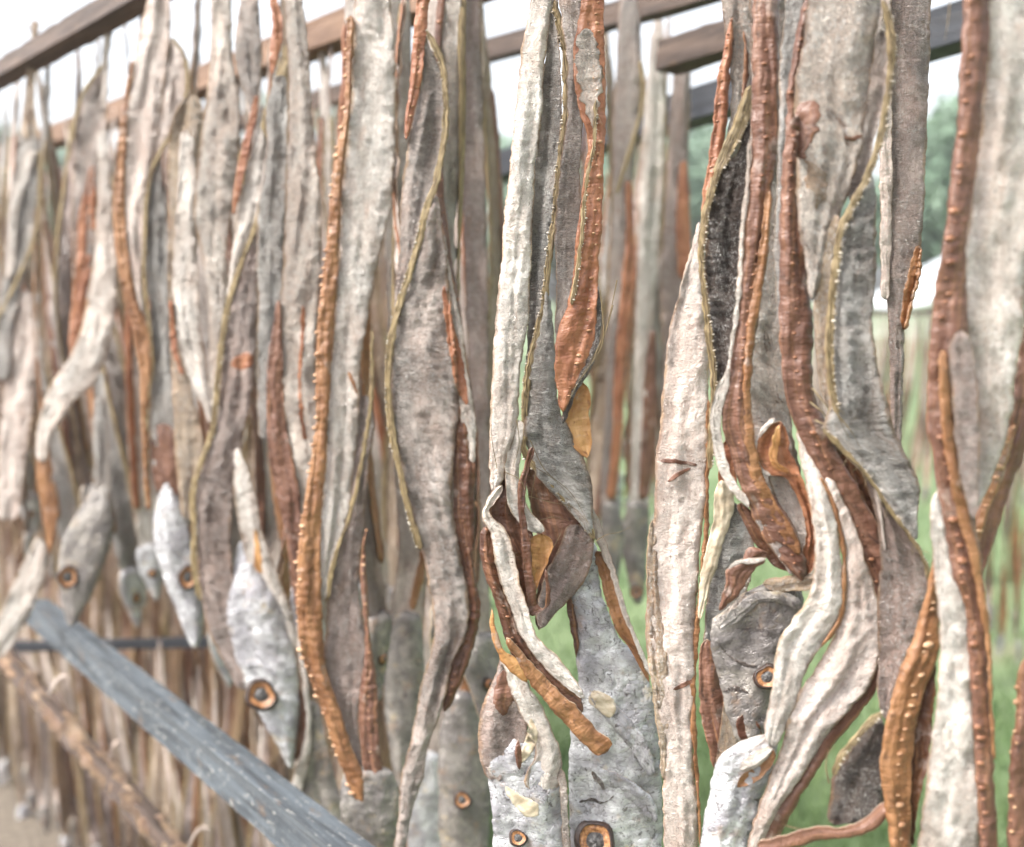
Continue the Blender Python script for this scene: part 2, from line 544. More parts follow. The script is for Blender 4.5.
class Fish:
    """one hanging fish: an Empty at its top with traced parts"""

    def __init__(s, label, u, d=None, v0=0, blur=False, group='dried fish hanging in the front row', cat='dried fish'):
        s.d = ROW(u) if d is None else d
        s.u0 = u
        p = P(u, v0, s.d)
        s.base = np.array((p[0], p[1], RAILZ if v0 <= 10 else p[2]))
        s.e = bpy.data.objects.new('dried_fish', None)
        COL.objects.link(s.e)
        s.e.location = s.base
        s.e.empty_display_size = .02
        s.e['label'] = label
        s.e['category'] = cat
        if group:
            s.e['group'] = group
        s.step = .0045 if blur else .002
        s.blur = blur

    def rib(s, name, mat, st, off=0., b=.25, back=None, rim=None, parent=None, up=True, label=None, snap=None, **k):
        Ls, Rs, Bs, Ns = [], [], [], []
        k0 = dict(seg=9 if s.blur else 20, step=s.step)
        k0.update(k)
        for i, r in enumerate(st):
            if isinstance(r[0], tuple):
                (uL, vL), (uR, vR) = r[0], r[1]
                ex = r[2:]
            else:
                vL = vR = r[0]
                uL, uR = r[1], r[2]
                ex = r[3:]
            dL = ex[0] if len(ex) > 0 else 0
            dR = ex[1] if len(ex) > 1 else dL
            bb = ex[2] if len(ex) > 2 else b
            l = P(uL, vL, s.d - (off + dL) / 100)
            rr = P(uR, vR, s.d - (off + dR) / 100)
            if i == 0 and up and min(vL, vR) <= 12:
                for z, f in ((RAILZ + .012, .45), (RAILZ - .05, .8)):
                    if z > l[2] + .02:
                        c = (l + rr) / 2
                        l2 = c + (l - c) * f
                        r2 = c + (rr - c) * f
                        l2[2] = r2[2] = z
                        Ls.append(l2); Rs.append(r2); Bs.append(bb / 100)
            Ls.append(l); Rs.append(rr); Bs.append(bb / 100)
        L, Rr = np.array(Ls), np.array(Rs)
        C = (L + Rr) / 2
        N = CAM - C
        N[:, 2] = 0
        N /= np.linalg.norm(N, axis=1)[:, None]
        par = parent or s.e
        if snap is not None:
            vs_, fs_ = [], []
            for ch in s.e.children:
                b0 = len(vs_)
                vs_ += [v.co[:] for v in ch.data.vertices]
                fs_ += [[b0 + q for q in p.vertices] for p in ch.data.polygons]
            k0['snap'] = (BVHTree.FromPolygons(vs_, fs_), s.base)
            k0['seg'] = 10
            k0['step'] = .0012
            k0['thick'] = .0005
            up = False
        o = loft(name, par, L, Rr, np.array(Bs), N, M[mat], M[back] if back else None, M[rim] if rim else None, base=s.base, **k0)
        if label:
            o['label'] = label
        return o

    def ridge(s, mat, st, off=.6, b=.45, frac=.5, sp=.0085, rad=.0011, bead='bone', name='spine_ridge', **k):
        k.setdefault('rim', 'rimochre')
        return s.rib(name, mat, st, off, b, bumps=(frac, sp, rad, M[bead]), seg_amp=.0004, thick=.004, wr=.0013, **k)

    def fin(s, pts, w=6, off=.5, side=1, bead='finbead', b=.15, rad=.0007, sp=.0032, name='dorsal_fin', **k):
        st = []
        for i, p in enumerate(pts):
            q0 = pts[max(i - 1, 0)]
            q1 = pts[min(i + 1, len(pts) - 1)]
            tx, ty = q1[0] - q0[0], q1[1] - q0[1]
            ll = math.hypot(tx, ty) or 1
            nx, ny = ty / ll, -tx / ll
            ww = (p[2] if len(p) > 2 else w) / 2
            st.append(((p[0] - nx * ww, p[1] - ny * ww), (p[0] + nx * ww, p[1] + ny * ww)))
        k.setdefault('seg', 6)
        o = s.rib(name, 'fin', st, off, b * .6, rim='rimochre', bumps=(1. if side > 0 else 0., sp, rad, M[bead]), thick=.0018,
                     wr=.0007, pleat=.0002, edge=.0008, up=k.pop('up', False), **k)
        if not s.blur and s.d < .95:
            rg = random.Random(int(pts[0][0] * 7 + pts[0][1]))
            ln = []
            for _ in range(int(len(pts) * 1.6)):
                i = rg.randrange(len(pts) - 1)
                f_ = rg.random()
                x = pts[i][0] * (1 - f_) + pts[i + 1][0] * f_
                y = pts[i][1] * (1 - f_) + pts[i + 1][1] * f_
                L_ = rg.uniform(5, 17)
                a_ = rg.gauss(1.45, .5)
                ln.append([(x, y), (x + math.cos(a_) * L_ * .5 + rg.uniform(-2, 2), y + math.sin(a_) * L_ * .5, rg.uniform(0, .3)), (x + math.cos(a_) * L_ * rg.uniform(.6, 1.1), y + math.sin(a_) * L_, rg.uniform(0, .5))])
            s.rays(ln, off + .15, .00022, 'fin', 'loose_fibres', o)['kind'] = 'stuff'
        return o

    def eye(s, u, v, r, parent, off=.7, tilt=0., rx=1.):
        c = P(u, v, s.d - off / 100) - s.base
        sc = s.d / FPX * r
        me = parent.data
        bv = BVHTree.FromPolygons([x.co for x in me.vertices], [p.vertices for p in me.polygons])
        o_ = Vector(CAM - s.base)
        hs_ = []
        for du, dv in ((0, 0), (r, 0), (-r, 0), (0, r), (0, -r)):
            q_ = Vector(P(u + du, v + dv, s.d) - CAM).normalized()
            ht = bv.ray_cast(o_, q_)
            if ht[0] is not None:
                hs_.append((ht[0] - o_).length)
        if hs_:
            q_ = Vector(P(u, v, s.d) - CAM).normalized()
            c = np.array(o_ + q_ * (min(hs_) - sc * .16 - .0004))
        nz = CAM - (c + s.base)
        nz /= np.linalg.norm(nz)
        ax = np.cross(np.array((0, 0, 1.)), nz)
        ax /= np.linalg.norm(ax)
        ay = np.cross(nz, ax)
        ax, ay = ax * math.cos(tilt) + ay * math.sin(tilt), ay * math.cos(tilt) - ax * math.sin(tilt)
        ax = ax * rx
        V, F, uv, mi = [], [], [], []
        n = 28
        rings = [(1.34, -.22, 2), (1.2, .10, 2), (1.08, .20, 2), (1.0, .16, 2), (.96, .04, 0), (.86, .06, 0), (.72, -.02, 0), (.58, -.10, 0), (.52, -.12, 1), (.46, -.04, 1), (.3, .05, 1), (.15, .08, 1), (.02, .09, 1)]
        V += [None] * 0
        for q, h, _ in rings:
            for i in range(n):
                a = 2 * math.pi * i / n
                w_ = 1 + .07 * math.sin(2 * a + u) + .05 * math.sin(3 * a + v) + .03 * math.sin(5 * a + u)
                jx = .06 * (1.3 - q)
                V.append(c + (ax * (math.cos(a) + jx) + ay * math.sin(a)) * q * sc * w_ + nz * (h + .05 * math.sin(4 * a + u * q)) * sc)
                uv.append((q * .02 * math.cos(a) + u * .01, q * .02 * math.sin(a)))
        for j in range(len(rings) - 1):
            for i in range(n):
                k = (i + 1) % n
                F.append((j * n + i, j * n + k, (j + 1) * n + k, (j + 1) * n + i))
                mi.append(rings[j + 1][2])
        return link('eye', mesh('eye', V, F, uv, mi, [M['iris'], M['pupil'], M['socket']]), parent)

    def rays(s, lines, off=1., r=.00035, mat='fin', name='torn_fin_rays', parent=None):
        V, F, uv, mi = [], [], [], []
        for ln in lines:
            pts = np.array([P(p[0], p[1], s.d - (off + (p[2] if len(p) > 2 else 0)) / 100) for p in ln])
            A = np.hstack([pts, pts])
            D = catmull(A, np.linspace(0, len(A) - 1, 8 * len(A)))[:, :3]
            b = len(V)
            m = len(D)
            for i in range(m):
                t = D[min(i + 1, m - 1)] - D[max(i - 1, 0)]
                t /= np.linalg.norm(t)
                x = np.cross(t, (0.3, 1, .2)); x /= np.linalg.norm(x)
                y = np.cross(t, x)
                rr = r * (1 - .7 * i / m)
                for k in range(5):
                    a = k * 2 * math.pi / 5
                    V.append(D[i] + (x * math.cos(a) + y * math.sin(a)) * rr - s.base)
                    uv.append((k * .001, i * .002))
            for i in range(m - 1):
                for k in range(5):
                    q = (k + 1) % 5
                    F.append((b + i * 5 + k, b + i * 5 + q, b + (i + 1) * 5 + q, b + (i + 1) * 5 + k)); mi.append(0)
        return link(name, mesh(name, V, F, uv, mi, [M[mat]]), parent or s.e)

    def teeth(s, pts, off=.9, ln=.004, parent=None, side=1):
        V, F, uv, mi = [], [], [], []
        for (u, v) in pts:
            c = P(u, v, s.d - off / 100) - s.base
            ax = np.array((.0011, 0, 0)); az = np.array((0, 0, .0011)); ay = np.array((0, .0011, 0))
            blob(V, F, uv, mi, c, ay, az, np.array((side * ln, 0, -ln * .25)), (0, 0), 0, 6, 3)
        return link('teeth', mesh('teeth', V, F, uv, mi, [M['tooth']]), parent or s.e)


# ================================================================== traced fish of the front row
# --- white folded fish with an open pocket and red-brown ridge
f = Fish('white folded dried fish with torn open pocket and brown ridge ending in an orange stub', 520, .80)
sk = f.rib('skin', 'white', [(0, 531, 552), (53, 521, 546), (106, 516, 542), (159, 510, 537), (212, 505, 533), (265, 501, 531), (318, 495, 528), (371, 492, 520),
                        (424, 490, 517), (450, 489, 511), (478, 490, 505), (492, 489, 499)], 1.4, .55, back='amber', curl=-.002)
f.rib('pocket_lining', 'umber', [(452, 502, 520), (480, 496, 513), (500, 488, 522), (520, 487, 530), (540, 492, 534), (560, 503, 534), (585, 513, 532), (603, 521, 530)], .75, -.8, back='amber', thick=.0015, up=False)
f.rib('torn_flap', 'white', [(420, 512, 527), (450, 506, 522), (475, 505, 519), (495, 506, 522), (512, 511, 531), (522, 518, 541), (533, 527, 551)], 1.35, .3, back='amber', up=False, curl=.001)
f.rib('amber_flap', 'yellowflesh', [((528, 533), (552, 534)), ((530, 545), (553, 545)), ((531, 560), (548, 562)), ((530, 575), (541, 578)), ((529, 590), (536, 592)), ((528, 604), (531, 606))], 1.15, -.3, thick=.001, up=False)
f.rib('membrane_cord', 'umber', [((528, 447), (537, 447)), ((524, 465), (530, 467)), ((518, 490), (526, 491)), ((518, 515), (525, 515)), ((521, 540), (530, 540)), ((523, 565), (532, 564)), ((526, 590), (536, 589)), ((527, 610), (538, 606)), ((531, 616), (543, 609)), ((543, 609), (550, 604)), ((546, 590), (550, 591)), ((544, 570), (547, 569))], 1.8, .1, seg=6, thick=.0012, edge=.0006, up=False)
f.rib('pocket_rim', 'white', [((499, 482), (505, 489)), ((486, 500), (494, 503)), ((482, 513), (489, 511)), ((484, 522), (493, 518)), ((490, 533), (503, 526)), ((492, 541), (510, 541)), ((495, 560), (515, 560)), ((500, 580), (519, 577)), ((510, 604), (527, 605)), ((520, 635), (537, 635)), ((541, 663), (560, 658)), ((562, 684), (578, 682)), ((582, 699), (586, 697))], 2.0, .35, back='amber', up=False, curl=.001)
f.ridge('umber', [((482, 524), (493, 530)), ((480, 549), (497, 556)), ((485, 575), (505, 580)), ((494, 600), (516, 606)), ((504, 634), (526, 632)), ((515, 660), (545, 662)), ((534, 685), (572, 685)), ((556, 706), (583, 703)), ((572, 722), (583, 717))], 1.5, .5, .35, .008, .0011, 'amberbone', up=False)
f.rib('ridge_stub', 'amber', [((504, 640), (509, 636)), ((519, 664), (526, 658)), ((532, 686), (544, 676)), ((547, 704), (561, 692)), ((566, 725), (581, 712)), ((583, 743), (598, 730)), ((595, 755), (611, 742)), ((599, 759), (614, 746))], 2.1, .4, thick=.005, wr=.002, edge=.0009, ruf=.35, taper=.003, up=False)
f.rib('fat_edge', 'yellowflesh', [((490, 610), (493, 609)), ((491, 635), (498, 634)), ((498, 655), (505, 651)), ((508, 668), (520, 660)), ((524, 684), (530, 680))], 1.9, .2, seg=6, up=False)
f.rays([[(497, 468), (492, 440), (491, 408)], [(505, 472), (520, 480), (528, 500)], [(517, 420), (519, 445, .2), (512, 470)]], 2.2)

# --- grey fish with beaded fin and wrinkled belly, twisted below
f = Fish('grey dried fish with beaded ochre fin and crinkled silver belly twisting into a brown hollow', 552, .815)
f.rib('upper_skin', 'bluegrey', [(0, 548, 558), (25, 548, 557), (53, 546, 560), (106, 541, 562), (159, 536, 560), (212, 531, 556), (265, 529, 549), (318, 527, 543), (352, 527, 533), (372, 525, 527)], .3, -.5)
f.rib('silver_belly', 'bluegrey', [(290, 545, 548), (312, 543, 552), (340, 536, 554), (374, 528, 556), (412, 525, 561), (430, 524, 570), (454, 528, 582), (470, 534, 588), (486, 546, 592), (505, 564, 593), (524, 580, 593), (536, 589, 594)], .6, .9, pleat=.0008, wr=.0016, up=False)
f.rib('hollow_lining', 'brown', [((526, 455), (540, 458)), ((526, 478), (560, 490)), ((529, 500), (578, 512)), ((535, 525), (591, 532)), ((538, 550), (592, 555)), ((538, 575), (582, 580)), ((536, 600), (562, 604)), ((535, 618), (548, 618)), ((537, 630), (541, 630))], -.1, -.9, back='grey', up=False)
f.rib('turned_skin', 'purple', [((566, 520), (594, 531)), ((562, 540), (595, 545)), ((553, 558), (591, 566)), ((545, 575), (582, 585)), ((540, 594), (568, 602)), ((537, 612), (553, 617)), ((536, 628), (543, 630))], .35, .35, up=False, rim='rimochre')
f.fin([(554, 0), (559, 20), (564, 45), (566, 75), (566, 106), (563, 135), (560, 162), (557, 195), (556, 212), (552, 237), (547, 274), (542, 317), (532, 352), (526, 387), (524, 424), (524, 450), (533, 465), (546, 478), (560, 492), (574, 508), (586, 524), (595, 540)], 7, .8, 0)
f.rays([[(528, 496), (550, 502), (572, 507), (588, 522)], [(535, 522), (553, 517), (570, 521)], [(553, 548), (560, 535), (563, 525)], [(520, 440), (530, 462), (552, 478), (577, 503)], [(530, 440), (545, 470), (570, 492), (592, 530)], [(596, 541), (606, 535), (620, 532), (630, 527)], [(536, 470), (531, 500), (530, 530)]], 1.4)

# --- orange fleshed fish with row of pale bumps
f = Fish('orange fleshed dried fish with a row of pale bumps and amber flap at its tip', 585, ROW(575))
f.rib('skin', 'grey', [(0, 559, 586), (53, 566, 584), (106, 567, 583), (159, 562, 581), (212, 556, 580), (260, 555, 577), (312, 556, 570), (340, 555, 560)], .2, .3, rim='rimochre')
f.ridge('orange', [(0, 582, 604, 0, 0), (30, 576, 604), (60, 574, 605), (106, 578, 606), (140, 588, 605), (170, 584, 604), (212, 580, 602), (237, 576, 601), (262, 574, 599), (287, 571, 598), (312, 566, 597), (330, 558, 596), (352, 555, 592), (374, 555, 582), (395, 558, 571), (412, 560, 565)], .5, .35, .72, .0078, .0011)
f.rib('silvered_patch', 'crust', [(28, 580, 594), (55, 577, 598), (85, 577, 604), (110, 580, 600), (128, 588, 594)], 1.15, .15, edge=.0028, snap=1)
f.fin([(596, 100), (595, 125), (593, 150), (588, 175), (584, 205), (581, 240), (577, 275), (571, 305)], 4, .95, 1, rad=.0005)
f.rib('dark_edge', 'dark', [(285, 597, 600), (310, 596, 601), (335, 594, 600), (352, 588, 598), (374, 579, 588), (395, 569, 576), (412, 563, 569), (424, 561, 565)], .45, .2, up=False)
f.rays([[(600, 290), (602, 310), (603, 335), (597, 350), (585, 370), (570, 398)], [(604, 325), (602, 345), (588, 368), (573, 390)], [(613, 305), (606, 330), (598, 350), (584, 376)], [(617, 280), (613, 300), (604, 338)]], .9, .0005)
f.rib('amber_flap', 'yellowflesh', [(378, 577, 581), (386, 571, 587), (400, 567, 590), (415, 566, 588), (425, 565, 590), (438, 568, 592), (450, 576, 592), (458, 582, 590)], -.4, -.5, thick=.0012, up=False)

# --- big silver head fish, lower centre
f = Fish('silver dried fish whose big wrinkled head has an amber eye at the bottom edge', 610, .825, v0=500)
f.rib('skin', 'head', [(540, 584, 597), (560, 572, 598), (594, 569, 602), (615, 574, 610), (636, 577, 618), (660, 577, 640), (680, 578, 648), (705, 576, 655), (725, 572, 658), (760, 575, 652)], .1, 1.6, up=False, pleat=.0002, wr=.0018)
hd = f.rib('head', 'head', [(660, 582, 634, -.35), (690, 578, 650, -.12), (715, 572, 657, .05), (740, 570, 659, .12), (775, 569, 661, .15), (810, 569, 662, .2), (847, 570, 662, .2), (900, 575, 658, .2), (960, 588, 650), (1010, 604, 640)], .15, .9, wr=.0022, up=False)
f.rib('open_edge', 'amber', [((592, 555), (600, 548)), ((597, 568), (609, 562)), ((603, 590), (614, 586)), ((610, 612), (624, 612)), ((617, 632), (634, 638)), ((630, 650), (641, 656)), ((640, 668), (648, 672)), ((648, 682), (651, 684))], .55, .1, up=False)
f.rib('white_edge', 'white', [((591, 508), (595, 509)), ((593, 525), (600, 523)), ((598, 545), (606, 543)), ((606, 565), (613, 564)), ((613, 586), (620, 586)), ((622, 612), (627, 612)), ((631, 634), (635, 633)), ((640, 655), (643, 652)), ((650, 678), (653, 676))], .95, .15, seg=6, up=False)
f.rib('cheek_fold', 'head', [((590, 770), (596, 766)), ((606, 783), (616, 773)), ((625, 797), (638, 785)), ((642, 812), (654, 801)), ((655, 826), (660, 818))], 1.28, .35, up=False, wr=.0012)
f.rib('jaw_crease', 'head', [((586, 694), (594, 690)), ((600, 712), (612, 702)), ((618, 734), (632, 722)), ((636, 757), (648, 745)), ((650, 780), (657, 770))], 1.22, .35, up=False, wr=.001)
f.rib('gill_line', 'dark', [((578, 801), (580, 803)), ((590, 797), (591, 801)), ((603, 801), (604, 804)), ((613, 794), (614, 796))], .95, .1, snap=1, edge=.0012)
f.rib('gill_line', 'dark', [((590, 772), (594, 770)), ((597, 783), (601, 780)), ((602, 792), (605, 789))], .95, .1, snap=1, edge=.0012)
f.eye(595, 842, 16.5, hd, 1.3, .2)
f.rib('yellow_scar', 'scar', [(690, 588, 600), (700, 588, 614), (710, 597, 615), (718, 606, 613)], 1.2, .1, edge=.001, snap=1)
f.rib('gill_slit', 'umber', [(590, 566, 570), (615, 568, 575), (640, 573, 579), (658, 576, 578)], .55, .1, seg=6, up=False)

# --- tattered head, left of it
f = Fish('tattered dried fish head with pale yellow hole and torn cheek, beside the big head', 520, .805, v0=600)
sk = f.rib('skin', 'purple', [(655, 500, 506), (677, 495, 512), (700, 484, 520), (722, 478, 527), (745, 478, 526), (765, 482, 520), (780, 486, 510)], .5, .6, up=False, rim='rimochre')
f.rib('red_stain', 'brown', [(670, 499, 507), (685, 496, 511), (703, 494, 513), (716, 500, 508)], 1.15, .1, edge=.0015, snap=1)
hd = f.rib('head', 'head', [((488, 735), (535, 735), -.5), ((486, 760), (552, 755), -.15), ((487, 775), (560, 772)), ((489, 790), (562, 790)), ((492, 815), (563, 815)), ((494, 850), (565, 850)), ((500, 910), (560, 910)), ((515, 970), (545, 970))], .55, .6, up=False, wr=.0018)
f.rib('cheek', 'white', [((498, 654), (505, 658)), ((505, 672), (521, 672)), ((512, 695), (532, 690)), ((520, 715), (544, 710)), ((534, 740), (554, 735)), ((535, 758), (561, 752)), ((526, 772), (562, 775)), ((522, 790), (560, 792))], .9, .4, up=False, wr=.0014)
f.rib('hole_patch', 'scar', [(718, 530, 533), (730, 527, 538), (742, 524, 537), (755, 521, 531), (763, 520, 524)], 1.35, -.1, snap=1, edge=.0008)
f.rib('hole_edge', 'brown', [(740, 517, 520), (755, 515, 522), (770, 518, 521)], 1.35, .1, seg=5, up=False)
f.rib('cheek_scar', 'scar', [((503, 790), (508, 784)), ((513, 803), (522, 795)), ((526, 817), (540, 806)), ((536, 818), (541, 812))], 1.35, .1, edge=.001, snap=1)
f.rib('gill_flap', 'grey', [(770, 556, 566), (800, 560, 567), (847, 563, 571), (890, 566, 572)], 1.0, .1, up=False, seg=6, back='umber')
f.eye(518, 838, 7, hd, 1.15, .2)

# --- broad flat pale fish
f = Fish('broad flat pale dried fish with two small red scratches across it and ochre right edge', 680)
f.rib('skin', 'pale', [(222, 696, 702), (240, 693, 702), (262, 687, 705), (287, 680, 707), (320, 671, 709), (362, 665, 709), (412, 661, 708), (450, 657, 708), (490, 655, 707), (530, 652, 702), (580, 649, 698), (636, 648, 696), (690, 655, 694), (742, 661, 693), (800, 663, 697), (847, 664, 698), (930, 668, 694), (1000, 676, 686)], -.5, .7, back='amber', up=False, pleat=.0002, wr=.0012)
f.rib('belly_edge', 'tanskin', [(520, 648, 658), (580, 646, 658), (636, 646, 666), (690, 652, 668), (740, 658, 668), (780, 661, 666)], -.35, .3, up=False)
f.rib('open_edge', 'amber', [(400, 706, 711), (450, 706, 710), (500, 705, 709), (560, 701, 706), (610, 696, 701), (640, 694, 699), (690, 690, 696), (742, 692, 697), (800, 697, 700), (847, 698, 701)], -.35, .2, seg=6, up=False)
f.rib('scratch', 'brown', [((660, 459), (661, 463)), ((668, 458), (669, 463)), ((682, 461), (683, 466)), ((697, 463), (698, 468))], .3, .08, snap=1, edge=.0008)
f.rib('scratch', 'brown', [((666, 481), (668, 483)), ((676, 474), (678, 477)), ((690, 467), (692, 470))], .3, .06, snap=1, edge=.0008)
f.rib('scratch', 'brown', [((672, 688), (674, 691)), ((682, 684), (684, 689)), ((692, 678), (694, 683))], .3, .08, snap=1, edge=.0008)
# --- fish with curved ochre fin around a dark pleated hollow
f = Fish('dried fish with curved ochre fin framing a dark pleated hollow and bumpy brown left edge', 728, ROW(715))
f.rib('skin', 'crust', [(0, 722, 754), (60, 729, 752), (100, 731, 748), (130, 728, 744), (160, 720, 738)], .0, .4)
f.rib('crease', 'umber', [(30, 742, 744), (60, 744, 749), (90, 742, 747), (118, 736, 739)], .45, .1, seg=5, up=False)
f.ridge('orange', [(18, 730, 734), (32, 727, 733), (75, 718, 730), (112, 714, 728), (140, 711, 724), (162, 708, 719), (190, 703, 712), (215, 701, 706)], .3, .35, .35, .007, .001, 'amberbone', up=False)
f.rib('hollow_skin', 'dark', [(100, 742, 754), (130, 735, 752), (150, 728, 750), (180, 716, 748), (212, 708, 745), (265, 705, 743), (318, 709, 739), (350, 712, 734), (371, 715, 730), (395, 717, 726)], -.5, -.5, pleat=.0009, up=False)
f.fin([(752, 85, 12), (744, 112, 14), (735, 135, 14), (724, 158, 12), (714, 180, 9), (708, 203, 8), (704, 224), (701, 250), (703, 282), (707, 317), (710, 345), (714, 380), (713, 410), (711, 440), (709, 470)], 7, .5, 1, name='dorsal_fin')
f.rib('lower_skin', 'bluegrey', [(500, 722, 736), (530, 718, 752), (560, 710, 755), (600, 706, 745), (650, 703, 738), (690, 701, 735), (720, 706, 725), (755, 711, 716)], -.7, .4, up=False)
f.rib('red_flank', 'brown', [(640, 700, 714), (690, 699, 724), (720, 702, 734), (745, 708, 730), (768, 711, 716)], -.3, .3, up=False)
f.rib('orange_flank', 'tanskin', [(690, 724, 728), (715, 722, 735), (745, 718, 737), (765, 714, 722)], .1, .2, up=False)
f.rib('yellow_flap', 'scar', [(480, 717, 727), (500, 714, 735), (520, 713, 731), (550, 706, 722), (580, 700, 712), (620, 697, 703)], -.3, .2, up=False, rim='rimochre')
f.rib('flap_top', 'orange', [(440, 722, 730), (470, 718, 736), (490, 717, 736), (503, 717, 733)], -.4, .1, up=False)

# --- long brown ridge running to a grey head
f = Fish('dried fish with long straight red-brown bumpy ridge ending above a grey papery head plate', 758)
f.rib('skin', 'crust', [(0, 749, 790), (100, 751, 789), (180, 748, 786), (240, 742, 780), (300, 738, 782), (345, 736, 786), (380, 742, 788), (424, 752, 792), (470, 756, 800), (530, 764, 806), (570, 770, 800)], -.3, .35)
f.ridge('brown', [(0, 752, 779), (53, 752, 779), (106, 752, 779), (159, 751, 776), (190, 748, 773), (212, 746, 772), (237, 743, 770), (265, 741, 767), (290, 738, 761), (318, 735, 758), (345, 732, 754), (371, 730, 752), (397, 725, 750), (424, 722, 751), (455, 731, 756), (480, 737, 766), (505, 748, 781), (530, 760, 796), (550, 772, 803), (568, 788, 807), (582, 799, 806)], .9, .75, .52, .0072, .0010, 'amberbone')
f.rib('ridge_edge', 'amber', [(190, 765, 773), (240, 760, 770), (290, 752, 762), (340, 746, 755), (390, 742, 751), (424, 743, 753), (455, 745, 757), (490, 756, 770), (530, 777, 794), (555, 792, 803)], 1.25, .25, up=False, seg=7, wr=.001)
f.rib('white_edge', 'white', [(140, 747, 751), (200, 743, 748), (250, 739, 744), (300, 735, 740), (340, 731, 735), (372, 725, 731), (385, 717, 729), (402, 712, 724), (425, 711, 722), (449, 713, 724), (470, 718, 730), (486, 727, 739), (500, 739, 748), (508, 746, 749)], 1.1, .3, up=False, curl=.001)
f.rib('tail_fold', 'umber', [((734, 500), (748, 506)), ((742, 520), (760, 520)), ((752, 540), (770, 532)), ((764, 556), (785, 545)), ((775, 566), (796, 560)), ((784, 572), (800, 572))], .5, .3, up=False, back='grey')
f.rib('fold_skin', 'grey', [((752, 516), (758, 512)), ((760, 532), (772, 522)), ((770, 548), (786, 540)), ((782, 563), (796, 556)), ((790, 577), (800, 572))], 1.0, .2, up=False)
f.rib('red_flap', 'brown', [((764, 548), (769, 556)), ((750, 546), (766, 562)), ((738, 564), (757, 568)), ((727, 568), (752, 574)), ((725, 584), (742, 590)), ((722, 598), (730, 603)), ((717, 610), (721, 612))], .8, .3, back='amber', up=False)
f.rib('white_lip', 'white', [((765, 556), (767, 561)), ((750, 559), (751, 564)), ((736, 562), (737, 566)), ((727, 568), (730, 571))], 1.2, .1, seg=5, up=False, thick=.001)
hd = f.rib('head', 'headgrey', [((716, 616), (770, 572)), ((712, 622), (803, 592)), ((711, 635), (803, 612)), ((711, 650), (795, 632)), ((716, 670), (785, 655)), ((722, 695), (780, 680)), ((729, 718), (774, 705)), ((736, 738), (768, 728)), ((744, 750), (760, 745))], .2, .5, up=False, wr=.0018)
f.rib('gill_cover', 'headgrey', [((717, 626), (722, 634)), ((735, 608), (745, 617)), ((758, 592), (766, 602)), ((782, 592), (786, 604)), ((800, 596), (803, 612))], .95, .15, up=False, thick=.001)
f.rib('neck_tendon', 'tanskin', [((762, 578), (764, 590)), ((780, 578), (780, 591)), ((800, 574), (802, 590)), ((816, 572), (818, 588))], .9, .25, up=False, wr=.0012)
f.rib('mouth', 'umber', [(715, 735, 752), (728, 737, 760), (740, 741, 762), (750, 748, 758)], .75, .1, up=False, thick=.001)
f.rib('gill_line', 'dark', [((716, 640), (718, 644)), ((728, 654), (731, 658)), ((744, 662), (746, 667)), ((757, 664), (758, 668))], .95, .1, snap=1, edge=.0008)
f.rib('gill_line', 'dark', [((722, 690), (724, 693)), ((734, 686), (736, 690)), ((748, 690), (750, 694))], .95, .1, snap=1, edge=.0008)
f.eye(767, 677, 10, hd, .95, .1)
f.rib('pink_lining', 'pale', [(430, 752, 790), (470, 766, 798), (510, 778, 806), (550, 790, 810), (585, 796, 806)], .15, -.2, up=False)
f.rib('curled_flap', 'orange', [((773, 419), (788, 424)), ((763, 430), (788, 440)), ((756, 446), (790, 450)), ((757, 460), (795, 460)), ((766, 473), (799, 470)), ((785, 477), (803, 480)), ((794, 490), (808, 497)), ((803, 512), (814, 515)), ((806, 530), (816, 532)), ((804, 550), (815, 556)), ((801, 572), (811, 576))], .8, .35, up=False, back='yellowflesh', curl=.002)
f.rib('curled_rim', 'white', [((772, 416), (777, 420)), ((760, 430), (764, 432)), ((754, 446), (757, 447)), ((755, 462), (758, 460)), ((763, 474), (766, 471)), ((775, 478), (776, 475))], 1.0, .1, seg=5, up=False, thick=.001)
f.rib('flap_film', 'yellowflesh', [((776, 424), (783, 426)), ((773, 440), (779, 444)), ((770, 455), (776, 460)), ((776, 468), (786, 468)), ((786, 474), (793, 472))], 1.25, .1, up=False, thick=.0008, edge=.0012)

# --- wide brown ridge with the S-shaped silver strips
f = Fish('dried fish with wide brown bumpy ridge opening into an S-curved silver strip above crumpled head', 800, ROW(800))
f.rib('skin', 'bluegrey', [(0, 784, 812), (60, 780, 800), (120, 779, 795), (180, 777, 790), (240, 774, 786), (300, 776, 790), (345, 780, 792)], .0, .3)
f.ridge('brown', [(0, 805, 816), (32, 796, 811), (64, 791, 803), (100, 787, 797), (135, 785, 800), (165, 782, 800), (212, 780, 800), (250, 779, 806), (290, 779, 809), (330, 780, 813), (371, 782, 813), (400, 786, 817), (424, 794, 826), (449, 805, 836), (474, 816, 850), (500, 824, 864), (524, 835, 877), (545, 848, 882), (565, 860, 885), (590, 871, 886), (624, 879, 884), (645, 880, 882)], .7, .7, .5, .0072, .0012, 'amberbone')
f.rib('open_cavity', 'umber', [((822, 432), (832, 432)), ((832, 452), (852, 452)), ((840, 475), (868, 478)), ((852, 500), (878, 505)), ((866, 525), (881, 530)), ((874, 548), (883, 550))], .3, -.6, up=False, back='amber')
f.rib('cavity_edge', 'amber', [((838, 447), (843, 446)), ((855, 463), (860, 460)), ((868, 485), (874, 482)), ((876, 510), (881, 508)), ((879, 530), (883, 530)), ((878, 545), (884, 545))], 1.2, .2, up=False, seg=6)
